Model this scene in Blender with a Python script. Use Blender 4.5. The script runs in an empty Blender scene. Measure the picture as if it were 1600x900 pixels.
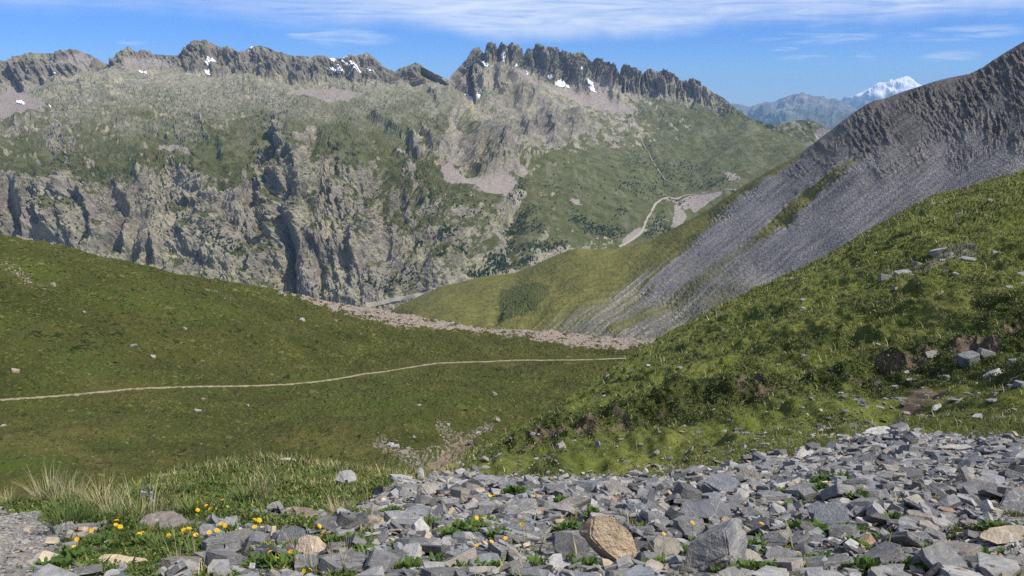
import bpy, bmesh, math, random
import numpy as np
from mathutils import Vector, Matrix

random.seed(7)
RNG = np.random.default_rng(11)
SC = bpy.context.scene
COL = SC.collection

# ------------------------------------------------------------------ camera
FPX = 1256.0                      # focal length in pixels of a 1600 wide frame
PITCH = math.radians(12.8)
cam_d = bpy.data.cameras.new('camera')
cam_d.sensor_fit = 'HORIZONTAL'
cam_d.sensor_width = 36.0
cam_d.lens = 36.0 * FPX / 1600.0
cam_d.clip_start = 0.05
cam_d.clip_end = 120000.0
cam = bpy.data.objects.new('camera', cam_d)
COL.objects.link(cam)
cam.rotation_euler = (math.radians(90) - PITCH, 0, 0)
SC.camera = cam
CP, SP = math.cos(PITCH), math.sin(PITCH)


def ray(x, y, zd):
    """the point seen at pixel (x, y) of the photo at depth zd"""
    xc = (np.asarray(x, float) - 800.0) / FPX
    yc = (450.0 - np.asarray(y, float)) / FPX
    return np.stack([zd * xc, zd * (CP + yc * SP), zd * (-SP + yc * CP)], -1)


def project(P):
    """pixel coordinates and depth of world points"""
    zd = P[..., 1] * CP - P[..., 2] * SP
    up = P[..., 1] * SP + P[..., 2] * CP
    return 800 + FPX * P[..., 0] / zd, 450 - FPX * up / zd, zd


# ------------------------------------------------------------------ noise
_pr = np.random.default_rng(5)
PERM = np.concatenate([_pr.permutation(256)] * 3).astype(np.int32)
GRAD = _pr.normal(size=(256, 3)).astype(np.float32)
GRAD /= np.linalg.norm(GRAD, axis=1)[:, None]


def pn(x, y, z=None, seed=0):
    """gradient noise, about -1..1 (2D when z is None)"""
    x = np.asarray(x, np.float32) + seed * 17.31
    y = np.asarray(y, np.float32) + seed * 9.77
    xi = np.floor(x); yi = np.floor(y)
    xf = x - xi; yf = y - yi
    xi = xi.astype(np.int32) & 255; yi = yi.astype(np.int32) & 255
    u = xf * xf * xf * (xf * (xf * 6 - 15) + 10)
    v = yf * yf * yf * (yf * (yf * 6 - 15) + 10)
    if z is None:
        def g(dx, dy):
            h = PERM[PERM[xi + dx] + yi + dy]
            return GRAD[h, 0] * (xf - dx) + GRAD[h, 1] * (yf - dy)
        a = g(0, 0) * (1 - u) + g(1, 0) * u
        b = g(0, 1) * (1 - u) + g(1, 1) * u
        return (a * (1 - v) + b * v) * 1.7
    z = np.asarray(z, np.float32) + seed * 5.13
    zi = np.floor(z); zf = z - zi
    zi = zi.astype(np.int32) & 255
    w = zf * zf * zf * (zf * (zf * 6 - 15) + 10)

    def g3(dx, dy, dz):
        h = PERM[PERM[PERM[xi + dx] + yi + dy] + zi + dz]
        return GRAD[h, 0] * (xf - dx) + GRAD[h, 1] * (yf - dy) + GRAD[h, 2] * (zf - dz)
    r = []
    for dz in (0, 1):
        a = g3(0, 0, dz) * (1 - u) + g3(1, 0, dz) * u
        b = g3(0, 1, dz) * (1 - u) + g3(1, 1, dz) * u
        r.append(a * (1 - v) + b * v)
    return (r[0] * (1 - w) + r[1] * w) * 1.5


def fbm(x, y, z=None, oct=4, gain=0.5, lac=2.03, seed=0):
    s, a, f = 0, 1.0, 1.0
    for o in range(oct):
        s = s + a * pn(x * f, y * f, None if z is None else z * f, seed + o * 3)
        a *= gain; f *= lac
    return s


def ridged(x, y, z=None, oct=4, gain=0.5, lac=2.07, seed=0):
    s, a, f = 0, 1.0, 1.0
    for o in range(oct):
        n = 1 - np.abs(pn(x * f, y * f, None if z is None else z * f, seed + o * 3))
        s = s + a * n * n
        a *= gain; f *= lac
    return s


def sstep(a, b, x):
    t = np.clip((x - a) / (b - a), 0, 1)
    return t * t * (3 - 2 * t)


def blur(A, n):
    """box blur of a 2D array, radius n, twice"""
    for _ in range(2):
        for ax in (0, 1):
            B = np.concatenate([np.repeat(A.take([0], ax), n + 1, ax), A, np.repeat(A.take([-1], ax), n, ax)], ax)
            c = np.cumsum(B, ax)
            m = A.shape[ax]
            A = (c.take(range(2 * n + 1, 2 * n + 1 + m), ax) - c.take(range(0, m), ax)) / (2 * n + 1)
    return A


def crv(pts, x, sm=0):
    p = np.array(pts, float)
    if not sm:
        return np.interp(x, p[:, 0], p[:, 1])
    o = np.linspace(-sm, sm, 9)
    k = np.cos(o / sm * math.pi / 2)
    return sum(ki * np.interp(x + oi, p[:, 0], p[:, 1]) for ki, oi in zip(k, o)) / k.sum()


def inside(poly, x, y):
    """mask of points inside a polygon"""
    p = np.array(poly, float)
    r = np.zeros(np.shape(x), bool)
    j = len(p) - 1
    for i in range(len(p)):
        xi, yi = p[i]; xj, yj = p[j]
        c = ((yi > y) != (yj > y)) & (x < (xj - xi) * (y - yi) / (yj - yi + 1e-9) + xi)
        r ^= c
        j = i
    return r


def dseg(pts, x, y):
    """distance to a polyline"""
    d = np.full(np.shape(x), 1e9)
    for (ax, ay), (bx, by) in zip(pts[:-1], pts[1:]):
        vx, vy = bx - ax, by - ay
        t = np.clip(((x - ax) * vx + (y - ay) * vy) / (vx * vx + vy * vy + 1e-9), 0, 1)
        d = np.minimum(d, np.hypot(x - ax - t * vx, y - ay - t * vy))
    return d


# ------------------------------------------------------------------ terrain sheets
class Sheet:
    """a sheet of ground: control lines from near to far, each with the pixel row it is seen at and its inverse depth
    (inverse depth is linear over a plane), filled in by a monotone cubic along every column"""

    def __init__(self, xs, lines, rows, back):
        self.xs = xs
        Y = np.array([l[0] for l in lines]); W = np.array([l[1] for l in lines])
        for k in range(len(lines) - 2, -1, -1):
            Y[k] = np.maximum(Y[k], Y[k + 1] + 1.5)
        K = len(lines)
        h = Y[:-1] - Y[1:]
        d = (W[1:] - W[:-1]) / h
        m = np.zeros_like(W)
        m[0], m[-1] = d[0], d[-1]
        for k in range(1, K - 1):
            ok = d[k - 1] * d[k] > 0
            den = np.where(ok, 1 / np.where(ok, d[k - 1], 1) + 1 / np.where(ok, d[k], 1), 1)
            m[k] = np.where(ok, 2 / den, 0)
        ys, ws, seg = [], [], []
        for k in range(K - 1):
            n = rows[k]
            for i in range(n + (k == K - 2)):
                t = i / n
                ys.append(Y[k] - t * h[k])
                a = (1 + 2 * t) * (1 - t) ** 2; b = t * (1 - t) ** 2
                c = t * t * (3 - 2 * t); e = t * t * (t - 1)
                ws.append(a * W[k] + b * h[k] * m[k] + c * W[k + 1] + e * h[k] * m[k + 1])
                seg.append(k + t)
        self.PY = np.array(ys); self.PX = np.repeat(xs[None, :], len(ys), 0)
        self.ZD = 1 / np.array(ws)
        self.seg = np.array(seg)
        self.P = ray(self.PX, self.PY, self.ZD)
        self.back = back
        self.nfront = len(ys)

    def normals(self, P=None):
        P = self.P if P is None else P
        du = np.gradient(P, axis=1); dv = np.gradient(P, axis=0)
        n = np.cross(du, dv)
        n /= np.linalg.norm(n, axis=-1)[..., None] + 1e-12
        n *= np.sign(n[..., 2:3] + 1e-9)
        return n

    def at(self, x, y):
        """world point, on the finished surface, whose parameters are pixel (x, y)"""
        x = np.atleast_1d(np.asarray(x, float)); y = np.atleast_1d(np.asarray(y, float))
        fx = np.clip((x - self.xs[0]) / (self.xs[1] - self.xs[0]), 0, len(self.xs) - 1.001)
        i = fx.astype(int); fx = fx - i
        out = np.zeros((len(x), 3))
        C0 = self.PY[:, i] * (1 - fx) + self.PY[:, i + 1] * fx       # rows decrease
        lo = np.zeros(len(x), int); hi = np.full(len(x), self.nfront - 1)
        for _ in range(14):
            mid = (lo + hi) // 2
            up = C0[mid, np.arange(len(x))] >= y
            lo = np.where(up, mid, lo); hi = np.where(up, hi, mid)
        lo = np.minimum(lo, self.nfront - 2)
        ya = C0[lo, np.arange(len(x))]; yb = C0[lo + 1, np.arange(len(x))]
        t = np.clip((ya - y) / (ya - yb + 1e-9), 0, 1)
        for (r, wr) in ((lo, 1 - t), (lo + 1, t)):
            for (c, wc) in ((i, 1 - fx), (i + 1, fx)):
                out += self.P[r, c] * (wr * wc)[:, None]
        return out

    def build(self, name, mat, masks=None, smooth=False, drop=0.62):
        P = self.P.astype(np.float64)
        c = P[-1]
        out = c.copy(); out[:, 2] = 0
        out /= np.linalg.norm(out, axis=1)[:, None]
        B = []
        for s in np.array([0.02, 0.06, 0.12, 0.2, 0.32, 0.5, 0.75, 1.0]) * self.back:
            q = c + out * s; q[:, 2] = c[:, 2] - drop * s - 0.02 * self.back * (s / self.back) ** 0.5
            B.append(q)
        A = np.concatenate([P, np.array(B)], 0)
        ny, nx = A.shape[:2]
        ob = mesh_grid(name, A, mat, smooth)
        if masks is not None:
            M = np.concatenate([masks, np.repeat(masks[-1:], len(B), 0)], 0)
            at = ob.data.color_attributes.new('mask', 'FLOAT_COLOR', 'POINT')
            at.data.foreach_set('color', M.reshape(-1, 4).astype(np.float32).ravel())
        ob['kind'] = 'structure'
        return ob


def mesh_raw(name, V, F, mat, smooth=False):
    """mesh object from arrays; F is (n,3) or (n,4)"""
    me = bpy.data.meshes.new(name)
    V = np.asarray(V, np.float32); F = np.asarray(F, np.int32)
    me.vertices.add(len(V)); me.vertices.foreach_set('co', V.ravel())
    k = F.shape[1]
    me.loops.add(F.size); me.loops.foreach_set('vertex_index', F.ravel())
    me.polygons.add(len(F))
    me.polygons.foreach_set('loop_start', np.arange(0, F.size, k, dtype=np.int32))
    me.polygons.foreach_set('loop_total', np.full(len(F), k, np.int32))
    me.polygons.foreach_set('use_smooth', np.full(len(F), smooth))
    me.update(calc_edges=True)
    if mat is not None:
        me.materials.append(mat)
    ob = bpy.data.objects.new(name, me)
    COL.objects.link(ob)
    return ob


def mesh_grid(name, A, mat, smooth=False):
    ny, nx = A.shape[:2]
    idx = np.arange(ny * nx, dtype=np.int32).reshape(ny, nx)
    F = np.stack([idx[:-1, :-1], idx[:-1, 1:], idx[1:, 1:], idx[1:, :-1]], -1).reshape(-1, 4)
    return mesh_raw(name, A.reshape(-1, 3), F, mat, smooth)


def tag(o, label=None, cat=None, group=None, kind=None):
    if label: o['label'] = label
    if cat: o['category'] = cat
    if group: o['group'] = group
    if kind: o['kind'] = kind
    return o


# ------------------------------------------------------------------ materials
class Mat:
    """small helper for node materials"""

    def __init__(self, name, rough=0.9, spec=0.2):
        self.m = bpy.data.materials.new(name)
        self.m.use_nodes = True
        self.nt = self.m.node_tree
        self.b = self.nt.nodes['Principled BSDF']
        self.b.inputs['Roughness'].default_value = rough
        self.b.inputs['Specular IOR Level'].default_value = spec
        self.tc = self.nt.nodes.new('ShaderNodeTexCoord')

    def put(self, sock, v):
        if isinstance(v, bpy.types.NodeSocket):
            self.nt.links.new(v, sock)
        elif isinstance(v, tuple) and len(v) == 3 and sock.type == 'RGBA':
            sock.default_value = (*v, 1)
        else:
            sock.default_value = v

    def noise(self, scale, detail=4, rough=0.55, vec=None, dist=0.0, typ='FBM'):
        n = self.nt.nodes.new('ShaderNodeTexNoise')
        n.inputs['Scale'].default_value = scale
        n.inputs['Detail'].default_value = detail
        n.inputs['Roughness'].default_value = rough
        n.inputs['Distortion'].default_value = dist
        self.put(n.inputs['Vector'], vec if vec is not None else self.tc.outputs['Object'])
        return n.outputs['Fac']

    def voro(self, scale, vec=None, out='Distance', feature='F1', rnd=1.0):
        n = self.nt.nodes.new('ShaderNodeTexVoronoi')
        n.feature = feature
        n.inputs['Scale'].default_value = scale
        n.inputs['Randomness'].default_value = rnd
        self.put(n.inputs['Vector'], vec if vec is not None else self.tc.outputs['Object'])
        return n.outputs[out]

    def mapping(self, scale=(1, 1, 1), rot=(0, 0, 0), src=None):
        n = self.nt.nodes.new('ShaderNodeMapping')
        n.inputs['Scale'].default_value = scale
        n.inputs['Rotation'].default_value = rot
        self.put(n.inputs['Vector'], src if src is not None else self.tc.outputs['Object'])
        return n.outputs['Vector']

    def ramp(self, fac, stops):
        n = self.nt.nodes.new('ShaderNodeValToRGB')
        e = n.color_ramp.elements
        while len(e) < len(stops):
            e.new(0.5)
        for el, (p, c) in zip(e, stops):
            el.position = p
            el.color = (*c, 1) if len(c) == 3 else c
        self.put(n.inputs['Fac'], fac)
        return n.outputs['Color']

    def math(self, op, a, b=0.0, clamp=False):
        n = self.nt.nodes.new('ShaderNodeMath')
        n.operation = op
        n.use_clamp = clamp
        self.put(n.inputs[0], a); self.put(n.inputs[1], b)
        return n.outputs[0]

    def step(self, x, a, b):
        n = self.nt.nodes.new('ShaderNodeMapRange')
        n.interpolation_type = 'SMOOTHSTEP'
        self.put(n.inputs['Value'], x)
        n.inputs['From Min'].default_value = a
        n.inputs['From Max'].default_value = b
        return n.outputs['Result']

    def mix(self, f, a, b, typ='MIX'):
        n = self.nt.nodes.new('ShaderNodeMix')
        n.data_type = 'RGBA'
        n.blend_type = typ
        self.put(n.inputs['Factor'], f)
        self.put([s for s in n.inputs if s.name == 'A' and s.type == 'RGBA'][0], a)
        self.put([s for s in n.inputs if s.name == 'B' and s.type == 'RGBA'][0], b)
        return [s for s in n.outputs if s.type == 'RGBA'][0]

    def attr(self, name='mask'):
        n = self.nt.nodes.new('ShaderNodeAttribute')
        n.attribute_name = name
        s = self.nt.nodes.new('ShaderNodeSeparateColor')
        self.nt.links.new(n.outputs['Color'], s.inputs[0])
        return s.outputs[0], s.outputs[1], s.outputs[2], n.outputs['Alpha']

    def objrand(self):
        return self.nt.nodes.new('ShaderNodeObjectInfo').outputs['Random']

    def bump(self, h, strength=0.5, dist=0.1):
        n = self.nt.nodes.new('ShaderNodeBump')
        n.inputs['Strength'].default_value = strength
        n.inputs['Distance'].default_value = dist
        self.put(n.inputs['Height'], h)
        self.put(self.b.inputs['Normal'], n.outputs['Normal'])
        return n

    def color(self, c):
        self.put(self.b.inputs['Base Color'], c)
        return self.m


# ------------------------------------------------------------------ light and sky
SUN_EL, SUN_AZ = math.radians(50), math.radians(116)      # azimuth clockwise from the view direction (+Y)
sun_dir = Vector((math.sin(SUN_AZ) * math.cos(SUN_EL), math.cos(SUN_AZ) * math.cos(SUN_EL), math.sin(SUN_EL)))
sl = bpy.data.lights.new('sun', 'SUN')
sl.energy = 4.6
sl.angle = math.radians(0.5)
sl.color = (1.0, 0.95, 0.87)
so = bpy.data.objects.new('sun', sl)
so.rotation_euler = sun_dir.to_track_quat('Z', 'Y').to_euler()
COL.objects.link(so)

world = bpy.data.worlds.new('World')
SC.world = world
world.use_nodes = True
wn = world.node_tree
for n in list(wn.nodes):
    wn.nodes.remove(n)


class W(Mat):
    def __init__(self):
        self.nt = wn
        self.tc = wn.nodes.new('ShaderNodeTexCoord')


w = W()
sky = wn.nodes.new('ShaderNodeTexSky')
sky.sky_type = 'NISHITA'
sky.sun_disc = False
sky.sun_elevation = SUN_EL
sky.sun_rotation = SUN_AZ
sky.altitude = 2300
sky.air_density = 1.0
sky.dust_density = 0.35
sky.ozone_density = 4.0
sx = wn.nodes.new('ShaderNodeSeparateXYZ')
wn.links.new(w.tc.outputs['Generated'], sx.inputs[0])
az = w.math('ARCTAN2', sx.outputs[0], sx.outputs[1])
el = w.math('ARCSINE', sx.outputs[2])
cb = wn.nodes.new('ShaderNodeCombineXYZ')
wn.links.new(az, cb.inputs[0]); wn.links.new(el, cb.inputs[1])
# thin cirrus: long streaks drawn out along the horizon, gathered above a wavy lower edge
veil = w.noise(1.0, 4, 0.5, w.mapping((3.0, 16, 1), (0, 0, 0.02), cb.outputs[0]), 0.5)
wisp = w.noise(1.0, 8, 0.62, w.mapping((8, 85, 1), (0, 0, 0.08), cb.outputs[0]), 1.6)
edge = w.noise(1.0, 4, 0.55, w.mapping((5.5, 4, 1), (0, 0, 0), cb.outputs[0]))
low = w.math('ADD', w.math('MULTIPLY', w.math('ABSOLUTE', w.math('SUBTRACT', az, 0.02)), 0.030), 0.074)
low = w.math('ADD', low, w.math('MULTIPLY', w.math('SUBTRACT', edge, 0.5), 0.055))
above = w.math('SUBTRACT', el, low)
band = w.step(above, -0.004, 0.022)
dens = w.step(w.math('ADD', w.math('MULTIPLY', veil, 0.45), w.math('MULTIPLY', wisp, 0.55)), 0.20, 0.66)
thin = w.math('ADD', 0.42, w.math('MULTIPLY', w.step(az, -0.42, -0.02), 0.58))
cl = w.math('MULTIPLY', w.math('MULTIPLY', band, dens), thin)


def puff(a0, e0, ra, re):
    da = w.math('DIVIDE', w.math('SUBTRACT', az, a0), ra)
    de = w.math('DIVIDE', w.math('SUBTRACT', w.math('SUBTRACT', el, e0), w.math('MULTIPLY', w.math('SUBTRACT', az, a0), 0.03)), re)
    r2 = w.math('ADD', w.math('MULTIPLY', da, da), w.math('MULTIPLY', de, de))
    return w.math('MULTIPLY', w.math('MULTIPLY', w.step(r2, 1.0, 0.0), 0.62), w.step(wisp, 0.40, 0.68))


for pxx, pyy, ra, re in ((545, 58, .075, .014), (470, 55, .02, .006), (1250, 91, .035, .005), (1350, 91, .014, .007), (1485, 88, .035, .007), (1290, 57, .09, .010), (1500, 52, .08, .009), (1225, 77, .02, .003), (205, 66, .018, .005)):
    a0 = math.atan((pxx - 800) / FPX)
    e0 = math.radians(12.8) * -1 + math.atan((450 - pyy) / FPX)
    e0 = math.asin((ray(pxx, pyy, 1.0) / np.linalg.norm(ray(pxx, pyy, 1.0)))[2])
    a0 = math.atan2(ray(pxx, pyy, 1.0)[0], ray(pxx, pyy, 1.0)[1])
    cl = w.math('MAXIMUM', cl, puff(a0, e0, ra, re))
cl = w.math('MULTIPLY', cl, 0.86)
skyc = w.mix(1.0, sky.outputs['Color'], w.mix(w.step(el, 0.0, 0.085), (0.62, 0.83, 1.06), (0.33, 0.60, 1.08)), 'MULTIPLY')
mixc = w.mix(cl, skyc, (7.2, 7.7, 8.3))
bg = wn.nodes.new('ShaderNodeBackground')
bg.inputs['Strength'].default_value = 0.11
wn.links.new(mixc, bg.inputs['Color'])
wo = wn.nodes.new('ShaderNodeOutputWorld')
wn.links.new(bg.outputs[0], wo.inputs['Surface'])

vs = SC.view_settings
vs.view_transform = 'Standard'
vs.look = 'None'
vs.gamma = 1.0
vs.exposure = 0.3
vs.use_curve_mapping = False
cy = SC.cycles
cy.use_denoising = False
cy.use_adaptive_sampling = True
cy.adaptive_threshold = 0.01
cy.max_bounces = 6
cy.diffuse_bounces = 3
cy.volume_bounces = 0
cy.transparent_max_bounces = 8
# ------------------------------------------------------------------ the massif across the valley
CREST_M = [(-500, 120), (-300, 88), (-120, 100), (0, 95), (17, 96), (20, 88), (44, 84), (88, 83), (104, 78), (110, 76), (118, 79), (135, 86), (159, 96), (170, 101), (174, 93), (189, 79), (196, 77), (201, 73),
           (207, 78), (216, 83), (221, 78), (230, 82), (243, 85), (277, 87), (287, 78), (300, 67), (307, 64), (314, 63), (331, 67), (344, 74), (358, 76), (375, 84), (385, 77), (405, 71), (418, 74),
           (432, 81), (449, 85), (462, 88), (486, 90), (496, 86), (506, 88), (520, 93), (534, 92), (544, 87), (561, 86), (574, 84), (584, 89), (598, 104), (615, 113), (625, 107), (648, 99), (662, 106),
           (682, 116), (692, 121), (701, 124), (716, 106), (729, 92), (736, 80), (740, 75), (748, 74), (754, 82), (757, 85), (759, 73), (765, 71), (771, 73), (775, 82), (778, 83), (781, 75), (788, 73),
           (793, 77), (795, 70), (800, 69), (807, 73), (816, 86), (818, 87), (824, 82), (834, 80), (836, 73), (841, 70), (845, 74), (847, 82), (851, 79), (856, 75), (861, 74), (868, 77), (873, 84), (876, 81), (886, 81), (892, 85),
           (898, 84), (910, 82), (918, 92), (924, 101), (927, 97), (932, 94), (938, 98), (944, 102), (956, 106), (962, 109), (967, 121), (971, 108), (977, 104), (983, 106), (989, 111), (997, 114), (1002, 121), (1006, 121), (1014, 116), (1020, 115),
           (1038, 113), (1049, 117), (1060, 126), (1070, 131), (1078, 128), (1090, 129), (1100, 140), (1117, 147), (1132, 155), (1140, 161), (1150, 171), (1165, 182), (1196, 193), (1212, 195), (1246, 188),
           (1264, 187), (1280, 192), (1293, 200), (1320, 225), (1360, 260), (1500, 320), (1700, 420)]
xs = np.arange(-260, 1420, 1.25)
yc = crv(CREST_M, xs)
inv = lambda pts, sm=60: 1.0 / crv(pts, xs, sm)
lines = [
    (crv([(-300, 640), (600, 620), (1000, 470), (1150, 380), (1340, 300), (1700, 430)], xs, 40), inv([(-300, 2500), (600, 2500), (1000, 3200), (1150, 3700), (1340, 4100)])),
    (crv([(-300, 500), (600, 500), (700, 460), (850, 430), (1000, 375), (1080, 345), (1150, 300), (1300, 225), (1700, 428)], xs, 30), inv([(-300, 2600), (600, 2600), (700, 2680), (850, 2950), (1000, 3500), (1080, 3800), (1150, 4000), (1300, 4400)])),
    (crv([(-300, 265), (0, 255), (60, 285), (120, 245), (180, 268), (260, 300), (330, 262), (400, 300), (450, 230), (500, 285), (560, 262), (620, 300), (720, 290), (850, 300), (1000, 300), (1080, 290), (1150, 240), (1300, 207), (1700, 426)], xs, 30), inv([(-300, 2950), (600, 2980), (720, 3150), (850, 3500), (1000, 4000), (1150, 4500), (1300, 4600)])),
    (crv([(-300, 150), (0, 165), (120, 150), (300, 140), (600, 150), (700, 155), (760, 185), (900, 205), (1000, 210), (1100, 215), (1200, 205), (1300, 203), (1700, 424)], xs, 20), inv([(-300, 4100), (600, 4200), (700, 4350), (800, 4800), (900, 5100), (1000, 5200), (1200, 4900)])),
    (crv([(-300, 125), (0, 146), (60, 142), (130, 122), (170, 114), (230, 109), (290, 116), (330, 122), (380, 126), (450, 132), (520, 130), (600, 133), (690, 141), (735, 145), (757, 104), (800, 112), (850, 130), (890, 142), (960, 150), (1040, 152), (1100, 167), (1150, 182), (1200, 200), (1700, 422)], xs, 8), inv([(-300, 4850), (600, 4900), (720, 5400), (900, 5650), (1000, 5700), (1100, 5500), (1200, 5000)])),
    (yc, inv([(-300, 5000), (600, 5050), (690, 5150), (740, 5650), (900, 5900), (1000, 5900), (1100, 5650), (1200, 5050), (1300, 5000)], 30)),
]
massif = Sheet(xs, lines, [24, 250, 130, 60, 70], 1800)
PX, PY, S = massif.PX, massif.PY, massif.seg[:, None]
P = massif.P
N = massif.normals()
N = np.stack([blur(N[..., i], 10) for i in range(3)], -1)
N /= np.linalg.norm(N, axis=-1)[..., None]
U = P[..., 0]
V = np.concatenate([np.zeros((1, P.shape[1])), np.cumsum(np.linalg.norm(np.diff(P, axis=0), axis=-1), 0)], 0)


def soft(poly, r, x=None, y=None, edge=5):
    """polygon mask with a ragged edge"""
    x = PX if x is None else x; y = PY if y is None else y
    jx = pn(x / 9, y / 9, seed=41) * edge + pn(x / 3, y / 3, seed=42) * edge * .5
    jy = pn(x / 9, y / 9, seed=43) * edge + pn(x / 3, y / 3, seed=44) * edge * .5
    m = inside(poly, x + jx, y + jy).astype(float)
    return blur(m, r) if r else m


def blob(x, y, rx, ry):
    return np.exp(-(((PX - x) / rx) ** 2 + ((PY - y) / ry) ** 2))


# how craggy: cliffs low on the left, walls under the crest, smooth grass to the right
crag = 0.32 + 0 * PX
PYw = PY + 46 * fbm(PX / 70, PY / 70, oct=4, gain=.6, seed=71)
crag += 0.75 * sstep(225, 300, PYw) * sstep(760, 620, PX)
crag += 0.75 * sstep(3.75, 4.35, S)
for (x, y, rx, ry, a) in ((445, 260, 45, 90, .7), (680, 225, 60, 40, .8), (770, 235, 50, 60, 1.0), (860, 200, 70, 28, .9), (940, 215, 110, 30, .35), (1010, 190, 90, 24, .4), (800, 140, 60, 25, .6), (60, 140, 70, 35, .5),
                          (770, 150, 40, 25, .4), (320, 210, 40, 40, .4), (80, 300, 110, 60, .5), (590, 300, 60, 60, .4), (740, 380, 60, 40, .4),
                          (560, 130, 120, 12, .6), (350, 85, 90, 20, .4)):
    crag += a * blob(x, y, rx, ry)
crag *= 1 - 0.72 * sstep(820, 960, PX) * sstep(150, 215, PY)
crag *= 1 - 0.6 * sstep(1140, 1200, PX)
crag *= 1 - 0.45 * blob(250, 165, 180, 40) - 0.35 * blob(900, 165, 110, 12)
crag = np.clip(crag, 0.06, 1.7)

wu = fbm(U / 330, V / 330, oct=2, seed=3) * 90
slant = 0.25 * V
def billow(x, y, oct=4, gain=.5, seed=0):
    t, a_, f_ = 0, 1.0, 1.0
    for o in range(oct):
        t = t + a_ * (np.abs(pn(x * f_, y * f_, seed=seed + 3 * o)) * 1.6 - .42)
        a_ *= gain; f_ *= 2.07
    return t


r1 = .45 * (ridged((U + wu + slant) / 230, V / 620, oct=5, gain=.52, seed=9) - 1.15) + .9 * billow((U + wu + slant) / 170, V / 330, 5, .52, 10)
r2 = .5 * (ridged((U + wu * .6 - 0.2 * V) / 78, V / 190, oct=4, gain=.55, seed=21) - 1.1) + .8 * billow((U + wu * .6 + .3 * V) / 60, V / 110, 4, .58, 22)
r3 = billow((U + wu * .3) / 34, V / 30, 3, .6, 24)
f1 = fbm(U / 520, V / 420, oct=3, seed=5)
f2 = fbm(P[..., 0] / 46, P[..., 1] / 46, P[..., 2] / 46, oct=4, gain=.6, seed=14)
damp = 1 - .55 * sstep(4.7, 5.0, S)
rough3 = 6.0 * sstep(3.9, 3.3, S) * sstep(1.2, 1.9, S) * sstep(900, 640, PX) + 1.6 * sstep(4.6, 3.0, S) + 1.5
chip = crag * 3.2 * (ridged(P[..., 0] / 19, P[..., 1] / 26, P[..., 2] / 17, oct=3, gain=.62, seed=19) - 1.0)
nd = chip + crag * (36 * r1 + 13 * r2) * damp + 30 * f1 * sstep(5.0, 4.2, S) * sstep(0.0, 1.2, S) + (2.0 + 7 * crag) * f2 * damp + rough3 * r3
# pinnacle walls: tall narrow ribs
pin = sstep(3.9, 4.15, S) * sstep(690, 730, PX) * sstep(1130, 1080, PX)
rib = ridged((PX + fbm(PX / 22, PY / 40, oct=2, seed=77) * 9 - .25 * (PY - 80)) / 9.5, PY / 60, oct=5, gain=.66, seed=61) - 1.1
nd += pin * 50 * rib * damp
pinE = sstep(3.95, 4.3, S) * sstep(690, 640, PX)
ribE = ridged((PX + fbm(PX / 25, PY / 30, oct=2, seed=78) * 6 - .5 * (PY - 80)) / 17.0, PY / 70, oct=4, gain=.58, seed=62) - 1.1
nd += pinE * 24 * ribE * damp
# a band of small crags that crosses the upper left
for band, a in (([(340, 118), (400, 128), (440, 122), (480, 118), (540, 130), (600, 132), (640, 128), (690, 148), (720, 170)], 26),
                ([(755, 122), (785, 118), (805, 150), (835, 168), (870, 178), (905, 192)], 60),
                ([(925, 150), (950, 148), (970, 160)], 40), ([(1040, 150), (1100, 158), (1140, 172)], 22),
                ([(10, 205), (25, 195), (55, 190), (60, 200)], 26), ([(150, 190), (200, 205), (260, 212), (290, 210)], 22),
                ([(900, 195), (960, 205), (1000, 200)], 14)):
    bp = np.array(band, float)
    yl = np.interp(PX, bp[:, 0], bp[:, 1]) + pn(PX / 14, PX * 0, seed=88) * 6
    dy = PY - yl
    m = sstep(bp[0, 0] - 8, bp[0, 0] + 12, PX) * sstep(bp[-1, 0] + 8, bp[-1, 0] - 12, PX)
    nd += m * a * (0.7 + 0.7 * np.abs(pn(PX / 9, PX * 0 + 3, seed=90))) * sstep(14, 3, dy) * np.exp(-np.maximum(-dy, 0) / 10)
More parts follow.
